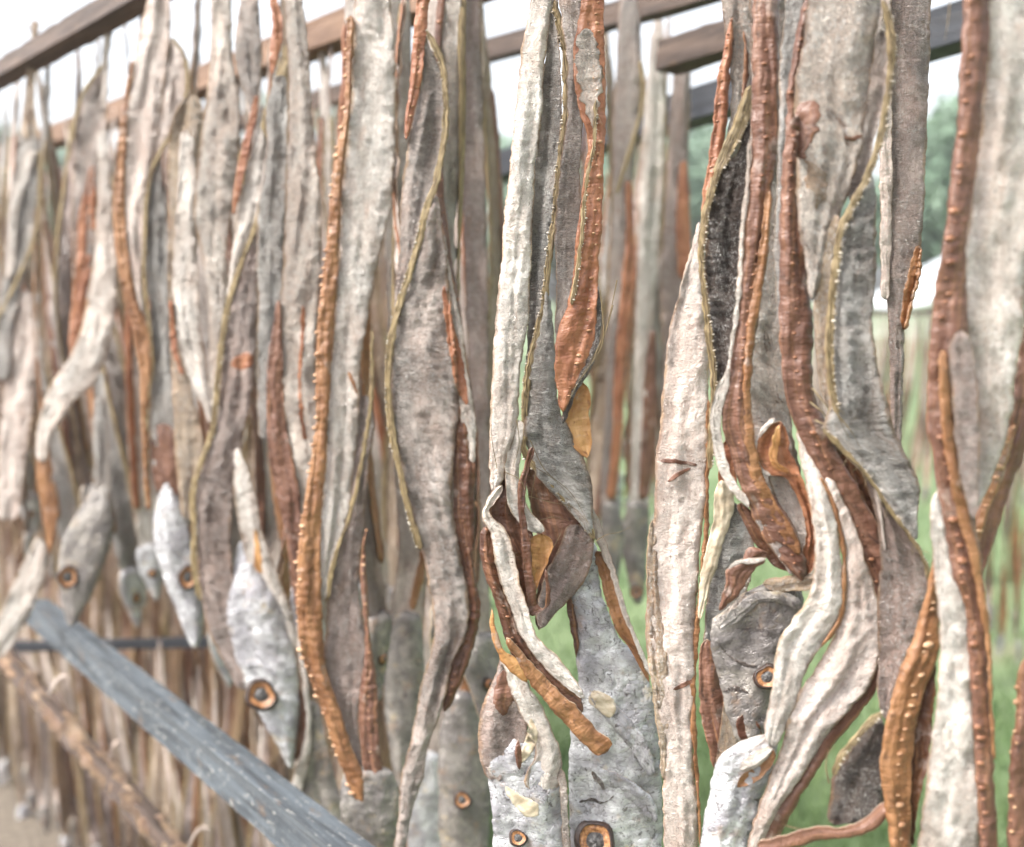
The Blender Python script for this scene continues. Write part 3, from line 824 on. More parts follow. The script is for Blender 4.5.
f.rib('pale_strip', 'white', [((796, 415), (812, 410), -1.2), ((798, 440), (814, 436), -1.1), ((801, 458), (818, 455), -.9), ((804, 478), (823, 476), -.35), ((808, 500), (830, 497)), ((813, 524), (836, 520)), ((815, 548), (840, 548)), ((814, 572), (843, 576)), ((806, 600), (842, 606)), ((794, 618), (833, 630)), ((782, 634), (822, 645)), ((773, 670), (806, 672)), ((770, 700), (796, 702)), ((765, 728), (783, 735)), ((764, 745), (778, 750))], 1.4, .55, up=False, wr=.0016)
f.rib('flesh_line', 'amber', [((819, 478), (822, 476)), ((829, 500), (833, 498)), ((836, 524), (841, 522)), ((841, 550), (846, 549)), ((842, 575), (847, 577)), ((841, 602), (845, 606)), ((831, 628), (835, 632)), ((820, 645), (823, 648))], 1.35, .25, up=False, seg=5)
f.rib('silver_strip', 'pale', [((822, 478), (832, 476)), ((832, 505), (842, 496)), ((840, 530), (852, 518)), ((845, 560), (863, 550)), ((846, 590), (874, 585)), ((842, 615), (881, 615)), ((833, 636), (882, 638)), ((821, 660), (878, 664)), ((800, 692), (864, 692)), ((786, 722), (838, 722)), ((780, 752), (818, 752)), ((768, 782), (797, 782)), ((757, 812), (778, 812)), ((747, 847), (762, 847)), ((738, 890), (750, 890))], 1.1, .7, up=False, back='brown', wr=.0018, pleat=.0007)
f.rib('brown_edge', 'brown', [((881, 600), (885, 600)), ((881, 618), (887, 620)), ((879, 640), (888, 642)), ((874, 664), (883, 668)), ((860, 690), (872, 696)), ((835, 720), (848, 728)), ((814, 750), (826, 757)), ((794, 780), (806, 788)), ((775, 810), (790, 818)), ((759, 845), (770, 850)), ((748, 890), (756, 890))], .95, .3, up=False, seg=8, wr=.001)
hd = f.rib('head', 'head', [((758, 733), (780, 737)), ((740, 742), (778, 746)), ((722, 752), (776, 760)), ((714, 770), (772, 776)), ((710, 795), (762, 800)), ((704, 820), (755, 825)), ((700, 850), (748, 855)), ((697, 900), (740, 900)), ((702, 960), (728, 960))], .4, .9, up=False, wr=.003)
f.rib('torn_gill', 'amber', [((734, 785), (740, 790)), ((742, 775), (755, 783)), ((758, 765), (770, 770)), ((770, 748), (778, 752))], 1.35, -.2, up=False, thick=.001)
f.rib('torn_gill', 'white', [((738, 762), (742, 775)), ((755, 754), (760, 765)), ((770, 743), (775, 752))], 1.45, .2, up=False, thick=.001, wr=.002)
f.rays([[(810, 402), (822, 412, .4), (832, 425), (842, 436)], [(812, 388), (826, 405, .5), (838, 424), (848, 445)], [(815, 420), (825, 425, .5), (835, 434)], [(817, 395), (835, 415, .5), (846, 440), (855, 455)]], 1.6, .0005)

# --- widest crusted fish, with beaded fin and blue-grey wrinkled belly
f = Fish('widest crusted pale dried fish with brown peeled patches, ochre fin and blue-grey wrinkled belly', 840, ROW(832))
f.rib('skin', 'crust', [(0, 808, 880), (50, 802, 874), (80, 796, 871), (106, 794, 869), (130, 796, 865), (165, 796, 857), (190, 797, 850), (212, 798, 842), (240, 800, 834), (265, 804, 824), (300, 808, 816)], .2, .9, wr=.0018)
f.rib('peeled_patch', 'brown', [(100, 800, 821), (112, 795, 820), (128, 795, 816), (145, 796, 808), (160, 797, 806)], 1.2, .15, edge=.0028, snap=1)
f.rib('peeled_patch', 'tanskin', [(160, 800, 810), (172, 804, 824), (185, 806, 824), (200, 813, 823), (210, 816, 819)], 1.25, .1, edge=.0028, snap=1)
f.rib('scratch', 'brown', [((843, 136), (845, 140)), ((852, 137), (853, 142)), ((862, 133), (864, 137))], 1.25, .08, snap=1, edge=.0008)
f.rib('side_fold', 'grey', [(30, 876, 888), (60, 872, 889), (90, 868, 887), (120, 863, 880), (150, 856, 872), (180, 850, 864), (200, 846, 856)], .25, -.3, up=False)
f.fin([(883, 0), (887, 12), (890, 25), (892, 45), (891, 65), (888, 95), (883, 125), (876, 152), (866, 180), (856, 198), (847, 214), (841, 230), (836, 262), (832, 300), (829, 337), (830, 372), (834, 395), (838, 415)], 8, .9, 1, rad=.0008)
f.rib('inner_wall', 'tanskin', [(215, 828, 844), (240, 822, 838), (275, 818, 833), (315, 815, 829), (350, 816, 829), (385, 820, 833), (410, 826, 838)], .4, .2, up=False)
f.rib('belly', 'bluegrey', [((866, 182), (874, 170)), ((850, 206), (876, 204)), ((842, 228), (876, 228)), ((836, 265), (876, 265)), ((832, 310), (873, 315)), ((830, 350), (876, 352)), ((830, 380), (881, 380)), ((827, 410), (887, 405)), ((824, 430), (893, 425)), ((845, 454), (904, 448)), ((866, 476), (914, 470)), ((885, 502), (921, 494)), ((903, 528), (918, 514)), ((915, 543), (919, 536))], .3, .8, up=False, pleat=.0011, wr=.0020)
f.fin([(822, 428), (834, 440), (845, 452), (856, 462), (866, 474), (876, 488), (886, 503), (896, 518), (905, 530), (917, 547), (926, 566), (928, 580)], 4, 1.0, 1, bead='finbead', rad=.0005)
f.rib('turned_skin', 'purple', [((852, 458), (868, 476)), ((862, 475), (886, 502)), ((870, 495), (903, 524)), ((876, 520), (918, 548)), ((880, 550), (926, 566)), ((880, 580), (930, 588)), ((878, 610), (926, 615)), ((878, 640), (920, 640)), ((878, 670), (910, 672)), ((878, 700), (896, 702)), ((880, 720), (888, 720))], -.3, .4, up=False, pleat=.0006)
f.rib('turned_strip', 'pale', [((868, 470), (873, 466)), ((876, 500), (880, 496)), ((881, 530), (884, 524)), ((884, 556), (887, 550))], -.05, .1, up=False, seg=5)
f.rays([[(838, 415), (850, 430, .3), (862, 450)], [(833, 400), (840, 420, .3), (850, 440)]], 1.2, .0005)

# --- soft strip behind, right
f = Fish('slim dull mauve dried fish with small amber torn corner, behind the widest crusted fish', 905, .86)
f.rib('skin', 'purple', [(0, 888, 931), (50, 886, 930), (100, 885, 928), (150, 884, 926), (212, 882, 924), (250, 884, 920), (290, 886, 914), (320, 888, 906), (360, 889, 904), (424, 890, 902), (480, 892, 900)], 0, .7)
f.rib('torn_corner', 'amber', [(245, 915, 922), (270, 908, 921), (290, 904, 917), (310, 902, 912), (330, 900, 908)], .75, .2, up=False, snap=1, edge=.0012)
f.rib('side_flap', 'pale', [(0, 872, 892), (100, 878, 892), (200, 880, 892), (300, 880, 890)], .4, .3)

# --- right fish
f = Fish('white dried fish with long tan-brown ridge on its left, near the right edge', 965, ROW(950))
f.rib('skin', 'white', [(0, 984, 1050), (60, 984, 1050), (120, 980, 1046), (200, 970, 1040), (287, 963, 1026), (362, 968, 1018), (424, 974, 1010), (460, 976, 1000), (490, 975, 988), (514, 973, 977)], .0, .8, wr=.0018)
f.ridge('brown', [(0, 964, 989), (50, 961, 988), (100, 958, 984), (150, 954, 979), (200, 949, 972), (250, 941, 966), (290, 934, 967), (330, 931, 968), (371, 927, 975), (400, 926, 977), (424, 926, 978), (450, 931, 978), (490, 938, 976), (520, 944, 976), (550, 949, 980), (590, 956, 985), (636, 967, 989), (680, 970, 991), (740, 974, 994), (800, 977, 995), (847, 980, 1000), (930, 986, 1004), (1000, 990, 1000)], .7, .65, .35, .0072, .0016, 'amberbone')
f.rib('ridge_side', 'purple', [(330, 950, 970), (371, 950, 976), (410, 953, 979), (450, 956, 980), (490, 963, 978), (520, 970, 977)], 1.4, .2, up=False)
f.rib('ridge_edge', 'amber', [(350, 938, 948), (400, 940, 951), (450, 944, 955), (490, 952, 963), (520, 958, 970), (550, 968, 979), (590, 976, 986), (636, 984, 990), (680, 988, 992), (760, 992, 996)], 1.3, .2, up=False, seg=7)
f.rib('lower_skin', 'white', [(490, 934, 942, -.6), (505, 931, 943, -.2), (518, 930, 946), (536, 930, 950), (560, 933, 956), (586, 936, 963), (636, 940, 972), (680, 939, 973), (740, 931, 976), (800, 924, 980), (847, 917, 982), (930, 905, 985), (1000, 915, 978)], .4, .7, up=False, wr=.0028)
f.rays([[(950, 0), (948, 20), (945, 40)]], .3, .0004)
# --- brown curl left of it with dark piece
f = Fish('curled amber dried fish strip with pale bumps, left of the white fish near right edge', 905, ROW(905), v0=540)
f.ridge('amber', [(548, 934, 938), (565, 931, 939), (590, 926, 940), (612, 921, 941), (636, 914, 940), (660, 904, 937), (680, 896, 930), (705, 889, 922), (735, 883, 915), (772, 881, 912), (805, 884, 911), (847, 890, 912), (900, 898, 915), (940, 904, 912)], .2, .6, .62, .0068, .0016, 'bone', up=False)
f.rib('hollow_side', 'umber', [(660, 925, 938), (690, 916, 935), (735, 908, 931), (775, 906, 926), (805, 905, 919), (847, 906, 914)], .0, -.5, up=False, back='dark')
f.rib('dark_fold', 'dark', [((876, 712), (884, 716)), ((860, 734), (886, 740)), ((846, 755), (886, 762)), ((834, 775), (886, 785)), ((830, 798), (884, 803)), ((828, 815), (870, 818)), ((826, 823), (845, 826))], -.3, .5, up=False, pleat=.0008)
f.fin([(882, 712), (868, 724), (856, 738), (846, 750), (838, 763), (833, 776)], 7, .3, 1)
f.rib('lower_band', 'brown', [((756, 838), (757, 852)), ((785, 836), (788, 850)), ((812, 827), (816, 842)), ((845, 826), (850, 838)), ((870, 814), (876, 828)), ((888, 798), (893, 812))], .1, .35, up=False)
f.rays([[(829, 783), (826, 765), (829, 752), (836, 745)], [(784, 825), (795, 828), (803, 829)]], .1, .0005)
# --- strip crossing at the right edge
f = Fish('narrow dark brown dried fish strip crossing behind the silver fish at the right edge', 1010, ROW(1000) + .04, v0=0)
f.rib('skin', 'brown', [(0, 1034, 1075), (287, 1026, 1060), (362, 1018, 1050), (424, 1008, 1034), (461, 994, 1022), (490, 984, 1010), (520, 976, 1000), (545, 972, 992), (600, 962, 978)], 0, .5)
f.ridge('amber', [(424, 1008, 1020), (461, 994, 1008), (490, 985, 998), (515, 978, 988), (545, 972, 982)], .5, .3, .5, .007, .0014, 'bone', up=False)
f = Fish('red-brown bumpy dried fish strip cut by the lower right edge of the picture', 1020, ROW(1010) + .02, v0=640)
f.ridge('brown', [(655, 1024, 1032), (672, 1018, 1040), (710, 1016, 1042), (760, 1010, 1040), (810, 1008, 1040), (847, 1008, 1040), (920, 1012, 1036)], 0, .5, .12, .0075, .0012, 'bone', up=False)

# ------------------------------------------------------------------ centre-left
f = Fish('straight silvery white dried fish with long toothed orange ridge on its left side', 360)
f.rib('skin', 'white', [(0, 354, 391), (53, 353, 395), (106, 349, 396), (159, 344, 395), (212, 340, 390), (250, 339, 381), (290, 337, 373), (330, 334, 366), (371, 329, 360), (400, 328, 359), (424, 326, 359), (450, 326, 356), (475, 324, 353), (500, 322, 351), (530, 320, 344), (560, 319, 335), (600, 319, 326)], .0, .8, wr=.0014)
f.ridge('amber', [(15, 347, 355), (53, 346, 353), (106, 344, 351), (159, 335, 345), (212, 329, 341), (265, 324, 338), (318, 318, 335), (371, 316, 331), (424, 315, 328), (465, 310, 326), (500, 304, 323), (530, 300, 321), (570, 297, 321), (610, 297, 322), (636, 299, 323), (660, 303, 325), (690, 314, 333), (720, 325, 343), (750, 335, 353), (770, 342, 362), (792, 351, 366), (806, 358, 365)], .6, .6, .04, .0085, .0019)
f.rib('inner_fold', 'purple', [(395, 359, 372), (424, 358, 375), (450, 355, 371), (490, 350, 366), (530, 342, 363), (560, 333, 360), (590, 328, 358), (636, 325, 366), (665, 324, 366), (690, 330, 361), (720, 341, 358), (750, 352, 361), (775, 359, 363)], -.3, .5, up=False)
f.fin([(372, 330), (371, 400), (362, 460), (356, 490), (348, 520), (337, 550), (330, 580), (328, 600)], 4, .5, 0, rad=.0004)
f.ridge('brown', [(528, 365, 367), (545, 362, 366), (564, 360, 366), (600, 362, 368), (635, 365, 370), (660, 364, 374), (690, 360, 377), (720, 359, 378), (750, 361, 380), (780, 366, 384), (802, 370, 386), (815, 378, 384)], .4, .5, .55, .0078, .0012, name='second_ridge', up=False)
hd = f.rib('head', 'headgrey', [(765, 345, 392), (800, 340, 400), (830, 343, 398), (860, 352, 390), (900, 360, 380)], -.1, .9, up=False)
f.rib('thorn', 'amber', [((347, 372), (350, 371)), ((351, 382), (354, 380)), ((356, 395), (358, 393))], .9, .1, seg=5, up=False)

f = Fish('deeply wrinkled mauve-grey dried fish with long ochre fin sweeping down its left side', 430)
f.rib('upper_skin', 'grey', [(0, 418, 428), (40, 417, 428), (70, 420, 440), (106, 416, 445), (140, 408, 444), (170, 404, 437), (212, 400, 430), (250, 399, 416), (280, 396, 406), (310, 393, 397)], -.2, .4)
f.ridge('orange', [(0, 417, 429), (30, 414, 427), (60, 411, 424), (90, 409, 420), (120, 405, 413), (140, 403, 407)], .2, .3, .6, .0078, .0009)
f.fin([(427, 30, 4), (436, 48), (442, 62), (445, 82), (446, 110), (444, 140), (440, 163), (435, 185), (427, 207), (417, 248), (405, 287), (395, 320), (390, 350), (388, 387), (391, 424), (395, 449), (405, 494), (414, 528), (421, 550)], 7, .6, 0, rad=.0006)
f.rib('body', 'grey', [(195, 432, 440), (220, 424, 441), (250, 416, 446), (290, 405, 449), (318, 396, 449), (371, 390, 456), (410, 391, 460), (430, 393, 456), (449, 396, 455), (490, 405, 452), (530, 416, 455), (560, 424, 461), (590, 430, 468), (612, 433, 469), (636, 434, 465), (660, 428, 453), (690, 420, 447), (720, 415, 438), (750, 408, 428), (780, 401, 422), (810, 399, 413), (847, 394, 405), (890, 392, 398)], .1, .9, pleat=.0006, wr=.002, up=False)
f.rib('split_flap', 'crust', [(235, 442, 446), (260, 445, 449), (290, 450, 454), (330, 453, 462), (371, 457, 467), (400, 459, 473), (424, 461, 476), (450, 466, 476), (470, 470, 475)], -.15, .3, up=False)
f.rib('slit', 'orange', [(285, 442, 444), (310, 444, 450), (340, 447, 458), (360, 450, 463), (385, 457, 467), (405, 464, 469)], .55, -.2, up=False, snap=1, edge=.0012)
f.ridge('umber', [(405, 454, 466), (424, 453, 474), (449, 454, 476), (490, 453, 475), (530, 455, 475), (580, 463, 476), (610, 464, 481), (636, 461, 477), (660, 453, 470), (690, 445, 458), (712, 441, 448)], -.3, .4, .4, .0075, .0009, 'amberbone', up=False)

# fish with grey head and orange eye, above the bar
f = Fish('dried fish with silver head, round orange eye and toothed beak just above the bar', 240)
f.fin([(288, 45), (284, 65), (279, 82), (272, 100), (266, 112), (264, 125), (270, 140), (274, 160), (270, 180), (262, 205), (252, 235), (240, 265), (233, 287), (227, 312), (222, 342), (218, 375), (216, 402), (212, 432), (200, 466), (193, 491), (194, 524), (195, 574), (200, 600)], 6, .5, 1, rad=.0008, sp=.006)
f.rib('upper_skin', 'grey', [(0, 240, 258), (25, 237, 260), (60, 235, 262), (90, 243, 258), (115, 249, 256), (130, 253, 256)], -.1, .4)
f.rib('silver_flank', 'white', [(112, 258, 268), (135, 256, 272), (160, 249, 275), (190, 242, 270), (212, 238, 262), (240, 234, 252), (270, 230, 240), (300, 226, 232)], .1, .4, up=False)
f.ridge('orange', [(95, 254, 259), (115, 250, 257), (140, 243, 252), (165, 238, 246), (190, 234, 241), (215, 232, 236)], .5, .2, .5, .009, .0009, 'amberbone', up=False)
f.rib('body', 'purple', [(225, 256, 264), (260, 242, 258), (300, 230, 258), (350, 222, 257), (400, 218, 252), (424, 214, 246), (450, 206, 242), (500, 194, 233), (530, 195, 231), (560, 197, 232), (600, 201, 240), (636, 210, 246), (665, 225, 250), (690, 238, 248)], .0, .9, pleat=.0009, up=False)
f.rib('orange_patch', 'orange', [(352, 244, 250), (360, 232, 254), (366, 230, 253), (370, 236, 246)], .95, .1, snap=1, edge=.0008)
f.rib('white_flank', 'white', [(448, 234, 240), (475, 233, 250), (500, 235, 257), (530, 240, 262), (560, 246, 272), (590, 256, 284), (620, 272, 294), (650, 286, 300)], .25, .4, up=False)
f.rib('flesh_slit', 'yellowflesh', [(530, 253, 257), (560, 254, 262), (585, 256, 264), (610, 264, 270)], .7, .1, up=False, snap=1, edge=.0012)
hd = f.rib('head', 'head', [(540, 238, 250, -2.0), (568, 234, 262, -1.0), (595, 228, 276), (620, 227, 287), (645, 232, 294), (672, 240, 298), (695, 248, 299), (712, 258, 299), (730, 268, 298), (745, 277, 296), (758, 284, 294), (767, 289, 292)], .2, 1.3, up=False, wr=.0018)
f.rib('brow', 'head', [((243, 662), (246, 668)), ((255, 660), (256, 667)), ((270, 664), (268, 672)), ((284, 674), (279, 680))], 1.3, .3, up=False, seg=6)
f.eye(261, 695, 12.5, hd, 1.45, .1)
f.rib('jaw', 'white', [(625, 296, 300), (660, 299, 304), (690, 303, 309), (715, 306, 311), (740, 304, 311), (765, 297, 308), (785, 291, 303), (805, 290, 300)], .5, .4, up=False)
f.rib('mouth_lining', 'brown', [(690, 294, 303), (720, 289, 306), (745, 289, 304), (762, 290, 298)], .2, -.2, up=False)
f.teeth([(291, 708), (290.5, 713), (289.5, 719), (289, 725), (289, 730), (289.5, 736), (290.5, 741)], 1.1, .0035, hd)
f.rib('lower_jaw_skin', 'headgrey', [(700, 304, 318), (740, 304, 326), (780, 298, 336), (815, 296, 345), (850, 300, 345)], -.2, .4, up=False)

f = Fish('greyish white dried fish with faint red streaks, left of the fish with toothed orange ridge', 300, ROW(300) + .03)
f.rib('skin', 'crust', [(0, 285, 303), (53, 287, 309), (106, 289, 312), (159, 287, 317), (212, 285, 322), (265, 283, 321), (318, 279, 317), (371, 280, 316), (424, 286, 324), (480, 292, 330), (540, 296, 336), (600, 300, 330)], .2, .7)
f.rib('side_fold', 'bluegrey', [(75, 274, 288), (110, 266, 288), (150, 267, 287), (212, 257, 286), (300, 258, 282), (371, 257, 278), (440, 258, 276)], -.2, .4, up=False)
f.rib('orange_edge', 'brown', [(300, 276, 281), (318, 274, 282), (345, 270, 282), (371, 267, 283), (424, 267, 286), (450, 268, 291), (490, 276, 299), (530, 284, 302), (570, 290, 305), (620, 297, 308)], .6, .3, up=False)
f.rib('tail_fold', 'orange', [(0, 270, 277), (20, 272, 283), (50, 270, 280), (75, 269, 275)], .1, .2)
f.rib('red_line', 'orange', [(305, 301, 304), (340, 300, 304), (380, 298, 301), (410, 299, 303), (440, 302, 308)], 1., .1, up=False, snap=1, edge=.0012)

f = Fish('looped pale dried fish with bright orange left edge, nearest the end of the rail', 155)
f.rib('skin', 'pale', [(0, 147, 170), (25, 141, 171), (60, 135, 167), (100, 128, 163), (130, 126, 160), (160, 125, 156), (212, 125, 146), (250, 128, 143), (290, 135, 142), (315, 140, 143)], .1, .5)
f.rib('loop_lobe', 'pale', [(38, 166, 176), (62, 163, 186), (80, 164, 187), (100, 163, 185), (135, 157, 172), (160, 154, 160), (185, 146, 150)], -.1, .5, up=False)
f.fin([(172, 38), (183, 52), (187, 70), (186, 95), (178, 118), (170, 135), (160, 152), (151, 172), (147, 195), (145, 230), (144, 262), (146, 300), (150, 335), (152, 365), (149, 390), (146, 424), (146, 470), (148, 510)], 4, .35, 1, rad=.0008, sp=.007)
f.ridge('amber', [(60, 131, 135), (106, 122, 129), (159, 116, 126), (212, 113, 125), (250, 115, 128), (290, 122, 135), (330, 132, 148), (370, 139, 152), (400, 140, 149), (424, 141, 149), (470, 143, 150), (510, 146, 152)], .3, .4, .2, .011, .0014, 'amberbone', up=False)
f.rib('dark_flank', 'bluegrey', [(155, 152, 160), (200, 147, 166), (260, 146, 170), (317, 150, 172), (371, 152, 176), (424, 150, 184), (470, 152, 182), (500, 155, 178)], -.2, .5, up=False)
f.rib('red_flank', 'brown', [(424, 150, 174), (450, 150, 178), (475, 152, 180), (500, 160, 176)], .1, .3, up=False)
hd = f.rib('head', 'head', [(470, 160, 174, -1.6), (494, 158, 176, -.7), (510, 155, 184, -.2), (530, 153, 189), (560, 158, 196), (590, 168, 202), (615, 178, 203), (636, 186, 202), (648, 191, 198)], .4, .9, up=False)
f.eye(187.5, 577, 9.5, hd, 1.15, 0, .8)

f = Fish('mottled dried fish forked into two pale points, right of the looped fish', 215)
f.rib('skin', 'crust', [(0, 211, 231), (60, 210, 233), (106, 205, 240), (160, 198, 238), (212, 194, 232), (250, 200, 226), (300, 208, 224), (340, 209, 222), (380, 209, 218), (410, 210, 215)], .0, .6)
f.rib('fork', 'white', [(130, 180, 194), (170, 178, 196), (212, 176, 196), (265, 172, 198), (300, 172, 199), (330, 176, 200), (360, 182, 205), (385, 192, 209), (405, 202, 212), (424, 208, 213)], -.2, .5, up=False)
f.rib('fork_edge', 'orange', [(300, 168, 173), (330, 170, 176), (350, 172, 177), (375, 180, 185)], .2, .1, up=False, snap=1, edge=.0012)
f.rib('back_flank', 'tanskin', [(95, 184, 200), (120, 172, 204), (160, 168, 204), (220, 168, 200), (300, 168, 192), (380, 172, 190), (450, 175, 205), (520, 182, 200)], -.6, .4, up=False)

f = Fish('dried fish bent in a bright white S with amber tip, hung by a thin tail', 85, ROW(85), v0=-1)
f.rib('tail', 'white', [(0, 106, 115), (30, 105, 113), (50, 104, 110), (66, 103, 108), (85, 102, 107), (110, 101, 107)], .2, .2)
f.rib('upper_skin', 'grey', [(62, 103, 106), (88, 88, 106), (118, 78, 107), (150, 74, 107), (180, 72, 104), (215, 72, 100), (250, 74, 96), (280, 72, 90)], .0, .4, up=False)
f.fin([(104, 64), (95, 76), (86, 88), (79, 104), (75, 120), (72, 142)], 4, .3, 1, rad=.0008, sp=.007)
f.ridge('orange', [(165, 90, 96), (185, 86, 96), (212, 79, 97), (250, 77, 95), (300, 72, 86), (340, 69, 80), (360, 70, 75)], .2, .3, .3, .011, .0014, 'amberbone', up=False)
f.rib('white_bend', 'white', [((97, 130), (108, 130)), ((98, 180), (111, 180)), ((96, 225), (113, 225)), ((93, 265), (117, 268)), ((88, 300), (116, 304)), ((81, 328), (112, 337)), ((73, 350), (104, 362)), ((60, 370), (93, 385)), ((48, 390), (75, 402)), ((40, 415), (60, 425)), ((36, 440), (50, 442)), ((37, 462), (47, 462))], .5, .7, up=False)
f.rib('amber_tip', 'amber', [(455, 37, 47), (470, 36, 49), (490, 38, 52), (520, 43, 57), (540, 46, 54), (556, 46, 50)], .3, .3, up=False)
f.rib('lower_tail', 'white', [((36, 535), (46, 543)), ((29, 552), (48, 560)), ((14, 580), (40, 590)), ((3, 606), (28, 618)), ((-6, 632), (14, 642)), ((-12, 655), (2, 660))], .5, .6, up=False)

f = Fish('grey dried fish head with small yellow eye just above the far end of the bar', 90, ROW(85) - .04, v0=420)
f.rib('neck', 'bluegrey', [(395, 94, 104), (424, 92, 107), (460, 93, 109), (490, 92, 110), (510, 84, 113)], 0, .5, up=False)
hd = f.rib('head', 'headgrey', [(480, 93, 109, -1.2), (498, 86, 112, -.5), (515, 76, 114), (540, 62, 112), (570, 58, 102), (595, 60, 92), (612, 64, 82), (626, 68, 76)], .2, 1., up=False)
f.eye(67.5, 577, 8.5, hd, 1.2)

f = Fish('slender dried fish knotted by its tail to the far end of the brown rail', 28, ROW(28), v0=30)
f.rib('tail', 'tanskin', [(20, 30, 40), (40, 31, 37), (70, 27, 36), (106, 23, 35), (140, 20, 40)], .2, .3, up=False)
f.rib('skin', 'bluegrey', [(125, 20, 37), (150, 16, 41), (180, 12, 39), (212, 7, 36), (250, 4, 32), (290, 0, 22), (330, -6, 14), (380, -10, 10)], .1, .5, up=False)
f.rib('white_edge', 'white', [(150, 26, 39), (180, 16, 28), (212, 9, 18), (250, 7, 16), (280, 5, 13)], .6, .3, up=False)
f.fin([(40, 150), (40, 190), (36, 230), (26, 260), (15, 284), (4, 306), (-6, 325)], 4, .6, 1, rad=.0008, sp=.007)
f.rib('lower_flank', 'pale', [(290, 12, 32), (340, 8, 36), (400, 2, 34), (460, -2, 26), (520, -4, 18)], -.3, .5, up=False)
f.rays([[(36, 34), (15, 18), (-6, 8)]], .3, .0016, 'brownwood', 'tie_string')

# strips in the gap right of the orange fish
f = Fish('blurred purple-grey dried fish with orange right edge, left of the pale one in the gap', 620, 1.55, blur=True, group='dried fish blurred in the middle gap')
f.rib('skin', 'grey', [(0, 620, 637), (60, 617, 642), (106, 613, 641), (150, 612, 636), (190, 613, 631), (250, 610, 632), (350, 606, 624), (424, 604, 620), (480, 600, 618), (530, 600, 612)], 0, .9)
f.fin([(640, 60), (643, 85), (641, 110), (633, 140), (624, 170), (616, 195)], 5, 1.0)
f.rib('orange_edge', 'orange', [(180, 625, 632), (230, 626, 634), (300, 620, 631), (370, 614, 626), (440, 612, 622), (500, 606, 616)], .8, .4, up=False)
hd = f.rib('head', 'headgrey', [(500, 602, 618), (530, 600, 624), (560, 602, 622), (590, 606, 616), (605, 609, 613)], .2, .9, up=False)
f = Fish('blurred cream dried fish, middle one in the gap, with a round head below', 648, 1.6, blur=True, group='dried fish blurred in the middle gap')
f.rib('skin', 'white', [(30, 651, 662), (60, 649, 664), (100, 645, 666), (150, 641, 665), (212, 638, 662), (300, 636, 655), (380, 634, 652), (424, 632, 654), (480, 630, 652), (520, 630, 648)], 0, .9)
f.rib('orange_edge', 'brown', [(330, 650, 656), (380, 644, 657), (424, 642, 656), (470, 640, 652), (500, 638, 648)], .6, .4, up=False)
hd = f.rib('head', 'headgrey', [(500, 628, 648), (525, 622, 650), (550, 622, 648), (580, 628, 646), (605, 634, 642)], .3, 1., up=False)
f.eye(636, 592, 5, hd, 1.2)
f = Fish('blurred grey-brown dried fish hung under the cut end of the brown beam in the gap', 680, 1.6, blur=True, group='dried fish blurred in the middle gap')
f.rib('skin', 'purple', [(66, 674, 690), (106, 671, 690), (160, 667, 688), (212, 664, 686), (260, 661, 688), (300, 660, 690), (350, 662, 688), (420, 660, 684), (500, 662, 682), (560, 664, 680)], 0, .9, up=False)
f.rib('orange_edge', 'orange', [(160, 680, 688), (220, 676, 690), (280, 678, 692)], .8, .3, up=False)

G2 = 'dried fish hanging in the second row'
f = Fish('dull second-row dried fish with grey head, left of the wrinkled mauve-grey fish tip', 405, 1.22, blur=True, group=G2)
f.rib('skin', 'crust', [(0, 388, 410), (200, 384, 412), (400, 390, 420), (500, 396, 424), (560, 398, 428), (620, 388, 424), (650, 386, 420)], 0, .8)
f.rib('amber_edge', 'amber', [(480, 418, 426), (540, 420, 430), (580, 414, 424), (610, 408, 416)], .8, .3, up=False, snap=1, edge=.0012)
hd = f.rib('head', 'headgrey', [(610, 392, 420), (650, 386, 424), (700, 384, 424), (740, 388, 418), (790, 396, 410)], .3, 1., up=False)
f = Fish('second-row dried fish with olive-silver head and amber streak left of the tattered head', 460, 1.15, blur=True, group=G2)
f.rib('skin', 'purple', [(0, 455, 480), (200, 462, 486), (400, 468, 490), (560, 466, 490), (640, 456, 486), (700, 446, 480), (730, 444, 476)], 0, .7)
f.rib('amber_edge', 'amber', [(640, 470, 482), (690, 460, 474), (730, 454, 466), (760, 450, 458)], .8, .3, up=False, snap=1, edge=.0012)
hd = f.rib('head', 'headgrey', [(690, 448, 478), (730, 440, 484), (790, 438, 490), (840, 440, 488), (900, 452, 476)], .3, 1., up=False)
f.eye(462, 800, 7, hd, 1.3)
f = Fish('second-row dried fish with pale blunt head at the bottom, beside the wrinkled mauve-grey fish tip', 425, 1.3, blur=True, group=G2)
f.rib('skin', 'pale', [(0, 425, 445), (300, 428, 450), (600, 424, 452), (700, 420, 450), (780, 414, 446)], -.5, .7)
hd = f.rib('head', 'head', [(750, 416, 440), (780, 408, 448), (820, 406, 450), (870, 410, 446), (930, 424, 436)], .1, 1., up=False)
